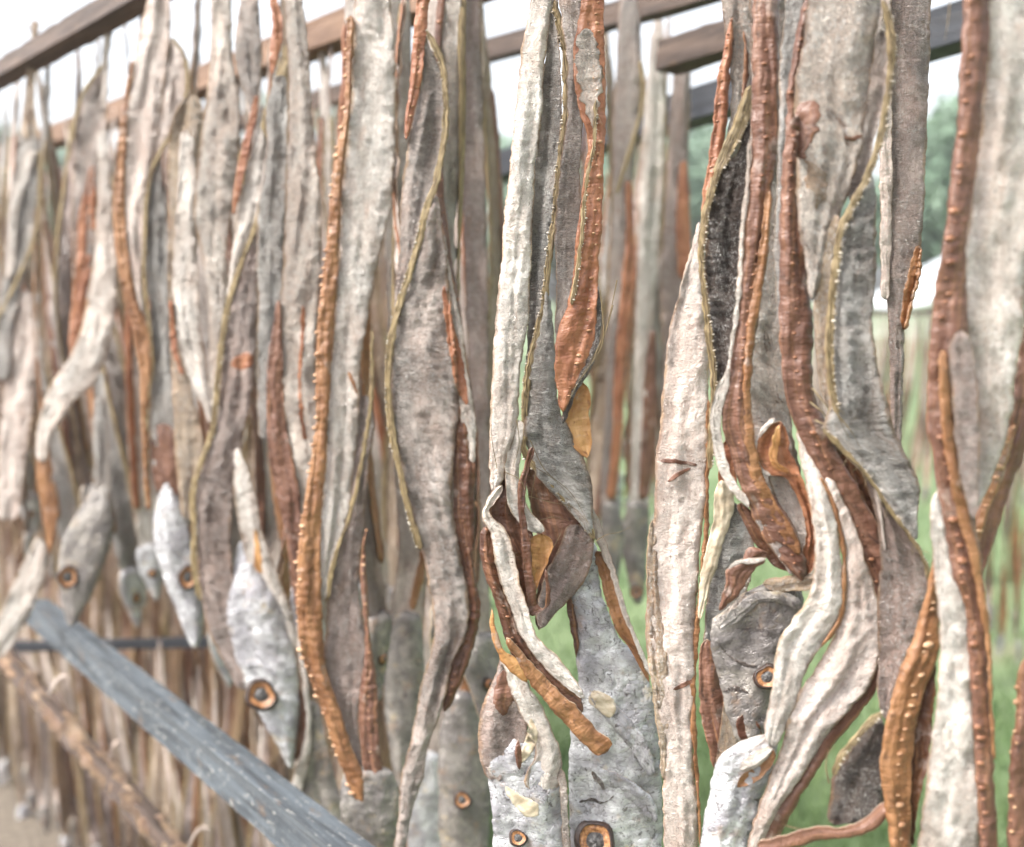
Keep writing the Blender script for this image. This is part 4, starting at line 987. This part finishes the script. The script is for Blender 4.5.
# ================================================================== generic fish for the rows behind
def make_fish(seed, skinm, ridgem, length, flip, cs=1):
    rng = random.Random(seed)
    e = bpy.data.objects.new('dried_fish', None)
    COL.objects.link(e)
    e.empty_display_size = .02
    n = 13
    zs = np.linspace(0, -length, n)
    ph, ph2 = rng.uniform(0, 6), rng.uniform(0, 6)
    tw = rng.uniform(.7, 1.7)
    cx = .019 * np.sin(np.linspace(0, 5, n) + ph)
    cy = .013 * np.sin(np.linspace(0, 4, n) + ph2)
    th = tw * np.sin(np.linspace(0, 4.5, n) + ph2) * np.linspace(.5, 1, n)
    w = np.interp(np.linspace(0, 1, n), [0, .1, .35, .7, .9, 1], [.006, .016, .034, .044, .046, .03])
    C = np.stack([cx, cy, zs], 1)
    A = np.stack([np.cos(th), np.sin(th), 0 * th], 1)
    N = np.stack([np.sin(th), -np.cos(th), 0 * th], 1)
    Lp, Rp = C - A * w[:, None] / 2, C + A * w[:, None] / 2
    k = dict(step=.007 * cs, seg=8 if cs == 1 else 4)
    loft('skin', e, Lp, Rp, np.full(n, .005), N, M[skinm], M['amber'], M['rimochre'], wr=.002, pleat=.001, **k)
    sl = slice(2, n - 1)
    a, b = (0., .3) if flip else (.7, 1.)
    loft('spine_ridge', e, (Lp + (Rp - Lp) * a + N * .004)[sl], (Lp + (Rp - Lp) * b + N * .004)[sl], np.full(n, .003)[sl], N[sl], M[ridgem], None, M['rimochre'], wr=.001,
         bumps=(.5, .014 * cs * cs, .0012, M['amberbone']), **k)
    q = Rp if flip else Lp
    loft('dorsal_fin', e, (q - A * .0035 + N * .003)[sl], (q + A * .0035 + N * .003)[sl], np.full(n, .001)[sl], N[sl], M['fin'], None, M['rimochre'], step=.008 * cs, seg=3, wr=.0004, edge=.0006)
    # head
    hl = .085
    hz = np.linspace(-length + .015, -length - hl, 7)
    hw = np.array([.030, .044, .046, .040, .029, .017, .006])
    sh = .010 * np.linspace(0, 1, 7) * (1 if flip else -1)
    a0 = np.repeat(A[-1:], 7, 0)
    n0 = np.repeat(N[-1:], 7, 0)
    hc = np.stack([np.full(7, cx[-1]), np.full(7, cy[-1]), hz], 1) + a0 * sh[:, None]
    hd = loft('head', e, hc - a0 * hw[:, None] / 2, hc + a0 * hw[:, None] / 2, np.full(7, .009), n0, M['headgrey' if seed % 2 else 'head'], None, None, wr=.002, step=.006 * cs, seg=8 if cs == 1 else 4, thick=.006)
    V, F, uv, mi = [], [], [], []
    c = hc[3] + n0[3] * .0095
    ax, ay, az = a0[3], np.array((0, 0, 1.)), n0[3]
    blob(V, F, uv, mi, c, ax * .0085, ay * .0085, az * .0015, (0, 0), 0, 14, 3)
    blob(V, F, uv, mi, c + az * .0006, ax * .0055, ay * .0055, az * .0022, (0, 0), 1, 12, 3)
    blob(V, F, uv, mi, c + az * .0016, ax * .003, ay * .003, az * .0018, (0, 0), 2, 10, 3)
    link('eye', mesh('eye', V, F, uv, mi, [M['socket'], M['iris'], M['pupil']]), hd)
    return e


def copy_tree(o, parent=None):
    c = o.copy()
    COL.objects.link(c)
    c.parent = parent
    for ch in list(o.children):
        copy_tree(ch, c)
    return c


PROTO = [make_fish(11, 'pale', 'orange', .80, 0), make_fish(12, 'grey', 'brown', .86, 1), make_fish(13, 'purple', 'amber', .76, 0), make_fish(14, 'white', 'orange', .84, 1),
         make_fish(15, 'tanskin', 'brown', .90, 0), make_fish(16, 'bluegrey', 'amber', .82, 1), make_fish(17, 'crust', 'brown', .72, 1),
         make_fish(18, 'tanskin', 'tanskin', .85, 0), make_fish(19, 'pale', 'tanskin', .8, 1), make_fish(20, 'crust', 'brown', .83, 0)]
used = set()
CNT = {}


def place(i, p, rz, label, group, sc=1., cat='dried fish'):
    o = PROTO[i] if i not in used else copy_tree(PROTO[i])
    used.add(i)
    o.location = p
    o.rotation_euler = (0, 0, rz)
    o.scale = (sc * .95, sc * .95, sc)
    o['label'] = label
    o['category'] = cat
    o['group'] = group
    return o


DIR = np.array((-.63, .777, 0))


def row(d0, s0, s1, gap, z, label, group, rng, skip=lambda u: False, sc=1., pool=range(7)):
    s = s0
    k = rng.randrange(7)
    while s < s1:
        x, y = DIR[0] * s, d0 + DIR[1] * s
        u = CX + FPX * x / y
        if not skip(u):
            k += rng.choice((1, 2, 3))
            j = rng.uniform(-.03, .03)
            place(pool[k % len(pool)], (x + j * .77, y + j * .63, z + .012 - rng.uniform(0, .02)), rng.uniform(-.75, .5), label, group, sc * rng.uniform(.88, 1.06))
        s += gap * rng.uniform(.75, 1.25)


rng = random.Random(5)
row(.975, .09, 3.2, .072, RAILZ, 'blurred dried fish hanging in the second row, seen between the left front fish', 'dried fish hanging in the second row', rng, lambda u: u > 482, 1.04)
row(1.42, .03, 4.4, .068, 1.925, 'blurred dried fish in the third row, behind the second row at left', 'dried fish hanging in the third row', rng, lambda u: u > 540, 1.08)
# lower tier below the bar
row(1.32, .42, 3.2, .047, .80, 'brownish dried fish hanging in the lower tier beneath the bar, lower left', 'dried fish of the lower tier', rng, lambda u: u > 420, .86, (7, 8, 9, 2))

# everything deeper reads as one mass
COARSE = [make_fish(31, 'pale', 'tanskin', .80, 0, 3), make_fish(32, 'tanskin', 'brown', .86, 1, 3), make_fish(33, 'purple', 'tanskin', .78, 0, 3), make_fish(34, 'crust', 'amber', .9, 1, 3)]


def mass(name, label, cat, rows, seed):
    rr = random.Random(seed)
    src = []
    mats = []
    for o in COARSE:
        vv, ff, mm, uu = [], [], [], []
        for ch in o.children_recursive:
            me = ch.data
            b0 = len(vv)
            vv += [v.co[:] for v in me.vertices]
            q = np.zeros((len(me.vertices), 2), np.float32)
            for lp, ul in zip(me.loops, me.uv_layers[0].data):
                q[lp.vertex_index] = ul.uv
            uu.append(q)
            for p in me.polygons:
                ff.append([b0 + i for i in p.vertices])
                m_ = me.materials[p.material_index]
                if m_ not in mats:
                    mats.append(m_)
                mm.append(mats.index(m_))
        src.append((np.array(vv), ff, mm, np.concatenate(uu)))
    V, F, mi, UV = [], [], [], []
    nv = 0
    for (d0, s0, s1, gap, z, umax, sc) in rows:
        s = s0
        while s < s1:
            x, y = DIR[0] * s, d0 + DIR[1] * s
            if CX + FPX * x / y < umax:
                v, ff, mm, uu = src[rr.randrange(4)]
                a = rr.uniform(-.8, .5)
                c_, s_ = math.cos(a), math.sin(a)
                k = sc * rr.uniform(.86, 1.08)
                j = rr.uniform(-.04, .04)
                w = np.stack([v[:, 0] * c_ - v[:, 1] * s_ + x + j * .77, v[:, 0] * s_ + v[:, 1] * c_ + y + j * .63, v[:, 2] * k + z - rr.uniform(0, .06)], 1)
                V.append(w); UV.append(uu + rr.uniform(0, 9))
                F += [[nv + i for i in f_] for f_ in ff]
                mi += mm
                nv += len(w)
            s += gap * rr.uniform(.75, 1.25)
    o = link(name, mesh(name, np.concatenate(V), F, np.concatenate(UV), mi, mats))
    o['label'] = label
    o['category'] = cat
    o['kind'] = 'stuff'
    return o


mass('far_dried_fish', 'dense far mass of blurred dried fish filling the gaps between left rows', 'dried fish',
     [(1.9, .1, 5.4, .075, 1.98, 560, 1.1), (2.5, .4, 6.5, .07, 1.88, 520, 1.15)], 8)
mass('far_lower_fish', 'brownish mass of hanging dried fish deep under the bar at lower left', 'dried fish',
     [(1.75, .16, 3.6, .05, .82, 490, .95), (2.25, .2, 4.4, .04, .88, 500, 1.0), (2.9, .3, 5.5, .05, .9, 500, 1.0), (3.8, 1.2, 7, .06, .98, 420, 1.08)], 9)
for o in COARSE:
    for ch in list(o.children_recursive):
        bpy.data.objects.remove(ch)
    bpy.data.objects.remove(o)


# ------------------------------------------------------------------ beams
def beam(name, label, cat, a, b, w, h, mat, roll=0., n=40, rough=.0012, cut=False, group=None):
    a, b = np.array(a), np.array(b)
    t = (b - a) / np.linalg.norm(b - a)
    x = np.cross(t, (0, 0, 1)); x /= np.linalg.norm(x)
    y = np.cross(x, t)
    x, y = x * math.cos(roll) + y * math.sin(roll), y * math.cos(roll) - x * math.sin(roll)
    bv = .05
    pr = []
    for sx, sy in ((1, 1), (-1, 1), (-1, -1), (1, -1)):
        e = [(sx * (1 - bv), sy), (sx, sy * (1 - bv))]
        if sx * sy > 0:
            e = e[::-1]
        # three points per corner
        c = (sx * (1 - bv * .3), sy * (1 - bv * .3))
        pr += [e[0], c, e[1]]
    # side subdivisions
    prof = []
    for i in range(len(pr)):
        p, q = np.array(pr[i]), np.array(pr[(i + 1) % len(pr)])
        prof.append(p)
        if np.linalg.norm(q - p) > .8:
            for f in (.25, .5, .75):
                prof.append(p * (1 - f) + q * f)
    prof = np.array(prof)
    m = len(prof)
    per = np.concatenate([[0], np.cumsum(np.linalg.norm(np.diff(prof, axis=0), axis=1))]) * w / 2
    SEED[0] += 1
    V, F, uv, mi = [], [], [], []
    L = np.linalg.norm(b - a)
    for i in range(n + 1):
        s = L * i / n
        no = fbm(np.full(m, s * 22.), per * 60, SEED[0] * 7)
        for j in range(m):
            q = 1 + no[j] * rough / (w / 2)
            V.append(a + t * s + x * prof[j, 0] * w / 2 * q + y * prof[j, 1] * h / 2 * q)
            uv.append((per[j], s))
    for i in range(n):
        for j in range(m):
            k = (j + 1) % m
            F.append((i * m + j, (i + 1) * m + j, (i + 1) * m + k, i * m + k)); mi.append(0)
    F.append(tuple(range(m))); mi.append(0)
    F.append(tuple(range(n * m, n * m + m))[::-1]); mi.append(0)
    base = np.array(V[0])
    base = a
    V = [p - base for p in V]
    o = link(name, mesh(name, V, F, uv, mi, [M[mat]], False))
    o.location = a
    o['label'] = label
    o['category'] = cat
    if group:
        o['group'] = group
    m_ = o.data
    return o


def ext(p, q, f0, f1):
    p, q = np.array(p), np.array(q)
    return p + (q - p) * f0, p + (q - p) * f1


a, b = ext(P(8, 70, 1.98), P(128, 2, 1.56), -.25, 4.2)
beam('wooden_rail', 'brown square rail across the top left corner', 'rail', a, b, .032, .036, 'brownwood', .25, 90)
q = np.array((0, 1.42, 1.912))
beam('wooden_rail', 'brown wooden rail passing behind the white fish with toothed orange ridge', 'rail', q + DIR * 4.6, q - DIR * .4, .042, .046, 'lightwood', .1, 60)
a, b = ext(P(600, 137, 2.0), P(945, 32, 1.45), -1.2, 1.3)
beam('metal_rail', 'black painted rail crossing the gap and passing behind the right fish', 'rail', a, b, .045, .052, 'darkmetal', .1, 40, .0004)
a, b = ext(P(667, 58, 1.55), P(720, 42, 1.45), 0, 3.2)
beam('wooden_beam', 'short brown beam with a cut end in the gap', 'beam', a, b, .036, .04, 'brownwood', .1, 40)
p = P(487, 52, 1.93)
a, b = p + DIR * 5, p - DIR * .9
beam('wooden_rail', 'dark rail high in the gap beside the orange fish', 'rail', a, b, .03, .034, 'brownwood', .0, 60)
a, b = ext(P(40, 613, 1.86), P(318, 842, .98), -.02, 1.25)
beam('painted_bar', 'grey blue weathered bar running down to the lower edge', 'bar', a, b, .036, .041, 'bar', .12, 160, .0005)
a, b = P(-40, 648, 2.35), P(290, 640, 2.2)
beam('metal_bar', 'thin dark metal bar behind the painted bar', 'bar', a, b, .018, .02, 'darkmetal', 0, 30, .0003)
# knotted lower rail
a, b = ext(P(12, 665, 1.72), P(175, 850, 1.32), -.3, 1.2)
kr = beam('knotted_rail', 'lower rail wrapped with knotted pale fish tails at lower left', 'rail', a, b, .024, .024, 'brownwood', .3, 60, .003)
V, F, uv, mi = [], [], [], []
rk = random.Random(3)
ab = b - a
tn = ab / np.linalg.norm(ab)
xx = np.cross(tn, (0, 0, 1.)); xx /= np.linalg.norm(xx)
yy = np.cross(xx, tn)
for k in range(34):
    c = ab * (k + rk.uniform(-.2, .2)) / 34
    V, F, uv, mi = [], [], [], []
    m, n = 12, 7
    r0 = rk.uniform(.0125, .019)
    ln = rk.uniform(.014, .022)
    for i in range(n):
        f_ = i / (n - 1) * 2 - 1
        for j in range(m):
            an = 2 * math.pi * j / m
            rr = r0 * (1 - .35 * f_ * f_) * (1 + .25 * math.sin(2 * an + k) + rk.uniform(-.1, .1))
            V.append(c + tn * f_ * ln + (xx * math.cos(an) + yy * math.sin(an)) * rr)
            uv.append((j * .01, i * .006 + k * .1))
    for i in range(n - 1):
        for j in range(m):
            q = (j + 1) % m
            F.append((i * m + j, (i + 1) * m + j, (i + 1) * m + q, i * m + q)); mi.append(0)
    link('tail_knot', mesh('tail_knot', V, F, uv, mi, [M[rk.choice(('purple', 'grey', 'bluegrey'))]]), kr)
    if k % 9 == 4:
        # a loose tail end standing off the rail
        L_, R_, N_ = [], [], []
        dx = rk.uniform(.01, .05)
        for i in range(5):
            p = c + np.array((dx * i / 4 * 1.2, -.01, .02 + .035 * math.sin(i / 4 * 2.2)))
            L_.append(p + np.array((0, 0, .004))); R_.append(p - np.array((0, 0, .004))); N_.append((0, -1, 0))
        loft('loose_tail', kr, np.array(L_), np.array(R_), np.full(5, .002), np.array(N_, float), M['pale'], step=.006, seg=4)

rg2 = random.Random(4)
for i, (u, d_, z) in enumerate(((597, 2.0, 1.99), (668, 2.2, 1.93), (612, 2.5, 1.95), (652, 2.7, 1.93), (637, 2.3, 1.95), (604, 1.8, 1.99), (626, 2.0, 1.99), (660, 1.9, 1.97), (642, 1.75, 1.99), (678, 2.0, 1.96))):
    p = P(u, 301, d_)
    place((i * 2 + 1) % 7, (p[0], p[1], z), rg2.uniform(-.4, .4), 'far blurred dried fish filling the gap behind the three gap fish', 'far dried fish in the middle gap', 1.04)
# ================================================================== setting
def struct(name, V, F, mat, kind='structure'):
    me = bpy.data.meshes.new(name)
    me.from_pydata([tuple(v) for v in V], [], F)
    me.materials.append(mat)
    o = link(name, me)
    o['kind'] = kind
    return o


t = NT('grass')
co = t.coord('Object')
n1 = t.noise(co, (1.2, 1.2, 1), 5, .6)
c = t.mix(t.ramp(n1, .35, .65), lin((86, 106, 68)), lin((108, 124, 86)))
n2 = t.noise(co, (40, 40, 1), 4, .7)
c = t.mix(t.math('MULTIPLY', t.ramp(n2, .45, .7), .5), c, lin((66, 88, 50)))
n3 = t.noise(co, (.5, .5, 4), 4, .6)
c = t.mix(t.math('MULTIPLY', t.ramp(n3, .58, .7), .7), c, lin((122, 114, 92)))
# bare trodden earth under the left racks
sx = t.n('ShaderNodeSeparateXYZ')
tcg = t.n('ShaderNodeTexCoord')
t.l(tcg.outputs['Object'], sx.inputs[0])
ed = t.math('ADD', t.math('ADD', sx.outputs[0], t.math('MULTIPLY', sx.outputs[1], .12)), t.math('MULTIPLY', t.math('SUBTRACT', t.noise(co, (1.6, 1.6, 2), 4, .65), .5), 1.4))
so_ = t.mix(t.ramp(n2, .35, .65), lin((112, 102, 90)), lin((86, 78, 68)))
c = t.mix(t.ramp(ed, .1, -.25), c, so_)
t.col(c)
t.rough(.9)
t.bump(n2, .6, .03)
# ground sheet: one mesh to the horizon, gently uneven near the racks
xs = np.concatenate([[-600, -150, -40], np.linspace(-14, 14, 57), [40, 150, 600]])
ys = np.concatenate([[-60, -12], np.linspace(-4, 24, 57), [60, 200, 900]])
X, Y = np.meshgrid(xs, ys)
Z = .035 * fbm(X * .8, Y * .8, 3) * (np.abs(X) < 13) * (np.abs(Y) < 22)
nx = len(xs)
V = np.stack([X, Y, Z], -1).reshape(-1, 3)
F = [(j * nx + i, j * nx + i + 1, (j + 1) * nx + i + 1, (j + 1) * nx + i) for j in range(len(ys) - 1) for i in range(nx - 1)]
g = struct('ground', V, F, t.m)
for p in g.data.polygons:
    p.use_smooth = True

# grass tufts
tg = NT('grass_blade')
cg = tg.coord('Object')
tg.col(tg.mix(tg.ramp(tg.noise(cg, (6, 6, 1), 3), .35, .65), lin((76, 102, 56)), lin((104, 124, 78))))
tg.rough(.7)
rg = random.Random(9)
V, F = [], []
for i in range(16000):
    y = rg.uniform(1.2, 9) if i % 3 else rg.uniform(1.0, 4)
    x = y * rg.uniform(-.05, .62)
    h = rg.uniform(.03, .10)
    a = rg.uniform(0, 6.28)
    w = .004
    lx, ly = rg.uniform(-.04, .04), rg.uniform(-.04, .04)
    b0 = len(V)
    V += [(x - w * math.cos(a), y - w * math.sin(a), -.02), (x + w * math.cos(a), y + w * math.sin(a), -.02), (x + lx * .5, y + ly * .5, h * .65), (x + lx, y + ly, h)]
    F += [(b0, b0 + 1, b0 + 2), (b0, b0 + 2, b0 + 3)]
gr = struct('grass', V, F, tg.m, 'stuff')

# far racks of fish seen through the gap at right
tp = plain('grey_post_wood', (150, 140, 128), (116, 106, 96), (30, 30, 4), .8, .4, 'Object', .004)
M['post'] = tp


def post(p, h, r, parent, name='post'):
    V, F, uv, mi = [], [], [], []
    m, n = 10, 9
    for i in range(n):
        z = h * i / (n - 1)
        for j in range(m):
            a = 2 * math.pi * j / m
            q = r * (1 + .12 * math.sin(3 * a + i) - .12 * i / n)
            V.append((p[0] + q * math.cos(a) + .008 * math.sin(i * .9), p[1] + q * math.sin(a), p[2] + z))
            uv.append((j * .02, z))
    for i in range(n - 1):
        for j in range(m):
            k = (j + 1) % m
            F.append((i * m + j, i * m + k, (i + 1) * m + k, (i + 1) * m + j)); mi.append(0)
    F.append(tuple(range((n - 1) * m, n * m))); mi.append(0)
    return link(name, mesh(name, V, F, uv, mi, [M['post']]), parent)


def rack(y, x0, x1, top, label, flabel, fgroup, gap, seed):
    e = bpy.data.objects.new('drying_rack', None)
    COL.objects.link(e)
    e.location = (x0, y, 0)
    e['label'] = label
    e['category'] = 'rack'
    e['group'] = 'far drying racks'
    w = x1 - x0
    for i in range(3):
        post((w * i / 2, 0, -.05), top + .12, .03, e)
    b = beam('rail', '', '', (-.1, -.035, top), (w + .1, -.035, top + .01), .03, .03, 'brownwood', 0, 20)
    del b['label'], b['category']
    b.location = (-.1, -.035, top)
    b.parent = e
    rr = random.Random(seed)
    x = x0 + .03
    while x < x1:
        place(rr.randrange(7), (x, y - .04, top + .01), rr.uniform(-.6, .6), flabel, fgroup, rr.uniform(.85, 1.05))
        x += gap * rr.uniform(.7, 1.3)


rack(5.6, 1.55, 3.0, 1.44, 'far drying rack with grey posts across the right grass', 'pale far dried fish on the rack across the right grass', 'fish on the far right rack', .034, 1)
rack(4.1, 1.72, 2.5, 1.06, 'low drying rack with grey posts at the right edge', 'hazy dried fish on the low rack at the right edge', 'fish on the low right rack', .036, 2)

# tarp shelter
tt = plain('white_tarp', (214, 220, 222), (196, 204, 208), (3, 3, 3), .5, .2, 'Object', .01)
e = bpy.data.objects.new('tarp_shelter', None)
COL.objects.link(e)
e.location = (4.3, 11.0, 0)
e['label'] = 'white sloping tarp shelter in the distance beside the right fish'
e['category'] = 'shelter'
V, F, uv, mi = [], [], [], []
for i in range(9):
    for j in range(9):
        u, v = i / 8, j / 8
        V.append((-.55 + u * 3.2, -1 + v * 2, 1.48 + 1.15 * math.sin(math.pi * min(u, 1) * .5) ** 1.0 - .05 * math.sin(math.pi * v)))
        uv.append((u, v))
for i in range(8):
    for j in range(8):
        F.append((i * 9 + j, i * 9 + 9 + j, i * 9 + 10 + j, i * 9 + j + 1)); mi.append(0)
o = link('tarp', mesh('tarp', V, F, uv, mi, [tt]), e)
md = o.modifiers.new('thick', 'SOLIDIFY')
md.thickness = .01
for x, y, h in ((-.5, -.95, 1.46), (-.5, .95, 1.46), (2.6, -.95, 2.6), (2.6, .95, 2.6)):
    post((x, y, 0), h, .03, e)

# trees
tl = NT('leaf')
cl = tl.coord('Object')
tl.col(tl.mix(tl.ramp(tl.noise(cl, (1.5, 1.5, 1.5), 3), .35, .65), lin((88, 112, 92)), lin((122, 144, 122))))
tl.rough(.6)
tb = plain('bark', (96, 80, 66), (70, 58, 48), (12, 12, 3), .9, .5, 'Object', .02)


def tree(x, y, h, cr, seed, label):
    rt = random.Random(seed)
    e = bpy.data.objects.new('tree', None)
    COL.objects.link(e)
    e.location = (x, y, 0)
    e['label'] = label
    e['category'] = 'tree'
    e['group'] = 'trees beyond the grass'
    V, F = [], []

    def limb(p, q, r0, r1):
        b = len(V)
        p, q = np.array(p), np.array(q)
        for i in range(5):
            f_ = i / 4
            c = p * (1 - f_) + q * f_ + np.array((.08 * math.sin(f_ * 5 + seed), .08 * math.cos(f_ * 4), 0)) * f_
            for j in range(8):
                a = j * math.pi / 4
                rr = r0 * (1 - f_) + r1 * f_
                V.append((c[0] + rr * math.cos(a), c[1] + rr * math.sin(a), c[2]))
        for i in range(4):
            for j in range(8):
                k = (j + 1) % 8
                F.append((b + i * 8 + j, b + i * 8 + k, b + i * 8 + 8 + k, b + i * 8 + 8 + j))
    limb((0, 0, -.1), (0, 0, h * .6), h * .035, h * .018)
    cl_ = []
    for i in range(9):
        a = rt.uniform(0, 6.28)
        z0 = h * rt.uniform(.3, .58)
        q = (math.cos(a) * cr * rt.uniform(.4, .8), math.sin(a) * cr * rt.uniform(.4, .8), h * rt.uniform(.5, .92))
        limb((0, 0, z0), q, h * .014, h * .004)
        cl_.append(q)
    me = bpy.data.meshes.new('trunk')
    me.from_pydata(V, [], F)
    me.materials.append(tb)
    link('trunk', me, e)
    V2, F2 = [], []
    for q in cl_ + [(rt.uniform(-.5, .5) * cr, rt.uniform(-.5, .5) * cr, h * rt.uniform(.5, 1)) for _ in range(14)]:
        rc = cr * rt.uniform(.22, .42)
        for _ in range(330):
            d = np.array([rt.gauss(0, 1) for _ in range(3)])
            d = d / np.linalg.norm(d) * rc * rt.random() ** .4
            c = np.array(q) + d * (1, 1, .75)
            s = rt.uniform(.07, .16)
            ax = np.array([rt.gauss(0, 1) for _ in range(3)]); ax /= np.linalg.norm(ax)
            ay = np.cross(ax, [rt.gauss(0, 1) for _ in range(3)]); ay /= np.linalg.norm(ay)
            b = len(V2)
            V2 += [c - ax * s, c + ay * s * .45, c + ax * s, c - ay * s * .45]
            F2.append((b, b + 1, b + 2, b + 3))
    me = bpy.data.meshes.new('crown')
    me.from_pydata([tuple(v) for v in V2], [], F2)
    me.materials.append(tl.m)
    link('crown', me, e)


for i, (u, y, h, cr, lb) in enumerate(((962, 17, 4.3, 1.9, 'bushy tree seen between the mauve fish and the right fish'), (1050, 15, 4.2, 2., 'bushy tree beyond the right edge fish'),
                                       (655, 24, 5.2, 2.6, 'tree low behind the pale fish in the gap'), (715, 21, 4.4, 2.2, 'tree under the black rail right of the cut beam'),
                                       (560, 23, 4.6, 2.4, 'tree hidden mostly by the orange fish'), (330, 26, 5.5, 2.6, 'tree glimpsed left of the white toothed-ridge fish'),
                                       (90, 22, 4.4, 2.3, 'tree glimpsed behind the left rows'))):
    p = P(u, 301, y)
    tree(p[0], y, h, cr, 40 + i, lb)

hz = NT('haze_air')
hz.t.nodes.remove(hz.b)
pv = hz.n('ShaderNodeVolumePrincipled')
pv.inputs['Color'].default_value = (.93, .96, .97, 1)
pv.inputs['Density'].default_value = .0045
pv.inputs['Anisotropy'].default_value = .2
hz.l(pv.outputs[0], hz.out.inputs['Volume'])
xa, xb, ya, yb, za, zb = -45, 45, -4, 48, -1.2, 8.5
ho = struct('haze', [(xa, ya, za), (xb, ya, za), (xb, yb, za), (xa, yb, za), (xa, ya, zb), (xb, ya, zb), (xb, yb, zb), (xa, yb, zb)],
            [(3, 2, 1, 0), (4, 5, 6, 7), (0, 1, 5, 4), (1, 2, 6, 5), (2, 3, 7, 6), (3, 0, 4, 7)], hz.m, 'stuff')
# ------------------------------------------------------------------ light
w = bpy.data.worlds.new('World')
scene.world = w
w.use_nodes = True
nt = w.node_tree
bg = nt.nodes['Background']
sky = nt.nodes.new('ShaderNodeTexSky')
sky.sky_type = 'NISHITA'
sky.sun_disc = False
EL, AZ = 54, 246
sky.sun_elevation = R(EL)
sky.sun_rotation = R(AZ)
sky.air_density = 1.0
sky.dust_density = 5.0
hs = nt.nodes.new('ShaderNodeHueSaturation')
hs.inputs['Saturation'].default_value = .3
hs.inputs['Value'].default_value = 1.15
nt.links.new(sky.outputs[0], hs.inputs['Color'])
nt.links.new(hs.outputs[0], bg.inputs[0])
bg.inputs[1].default_value = .115
sl = bpy.data.lights.new('sun', 'SUN')
so = bpy.data.objects.new('sun', sl)
COL.objects.link(so)
sl.energy = 1.5
sl.angle = R(12)
sl.color = (1, .96, .9)
az = R(AZ)
sd = Vector((math.sin(az) * math.cos(R(EL)), math.cos(az) * math.cos(R(EL)), math.sin(R(EL))))
so.rotation_euler = sd.to_track_quat('Z', 'Y').to_euler()
vs = scene.view_settings
vs.view_transform = 'Standard'
vs.look = 'None'
vs.gamma = 1
vs.use_curve_mapping = False
vs.exposure = 1.85
scene.cycles.use_denoising = True
scene.cycles.max_bounces = 6
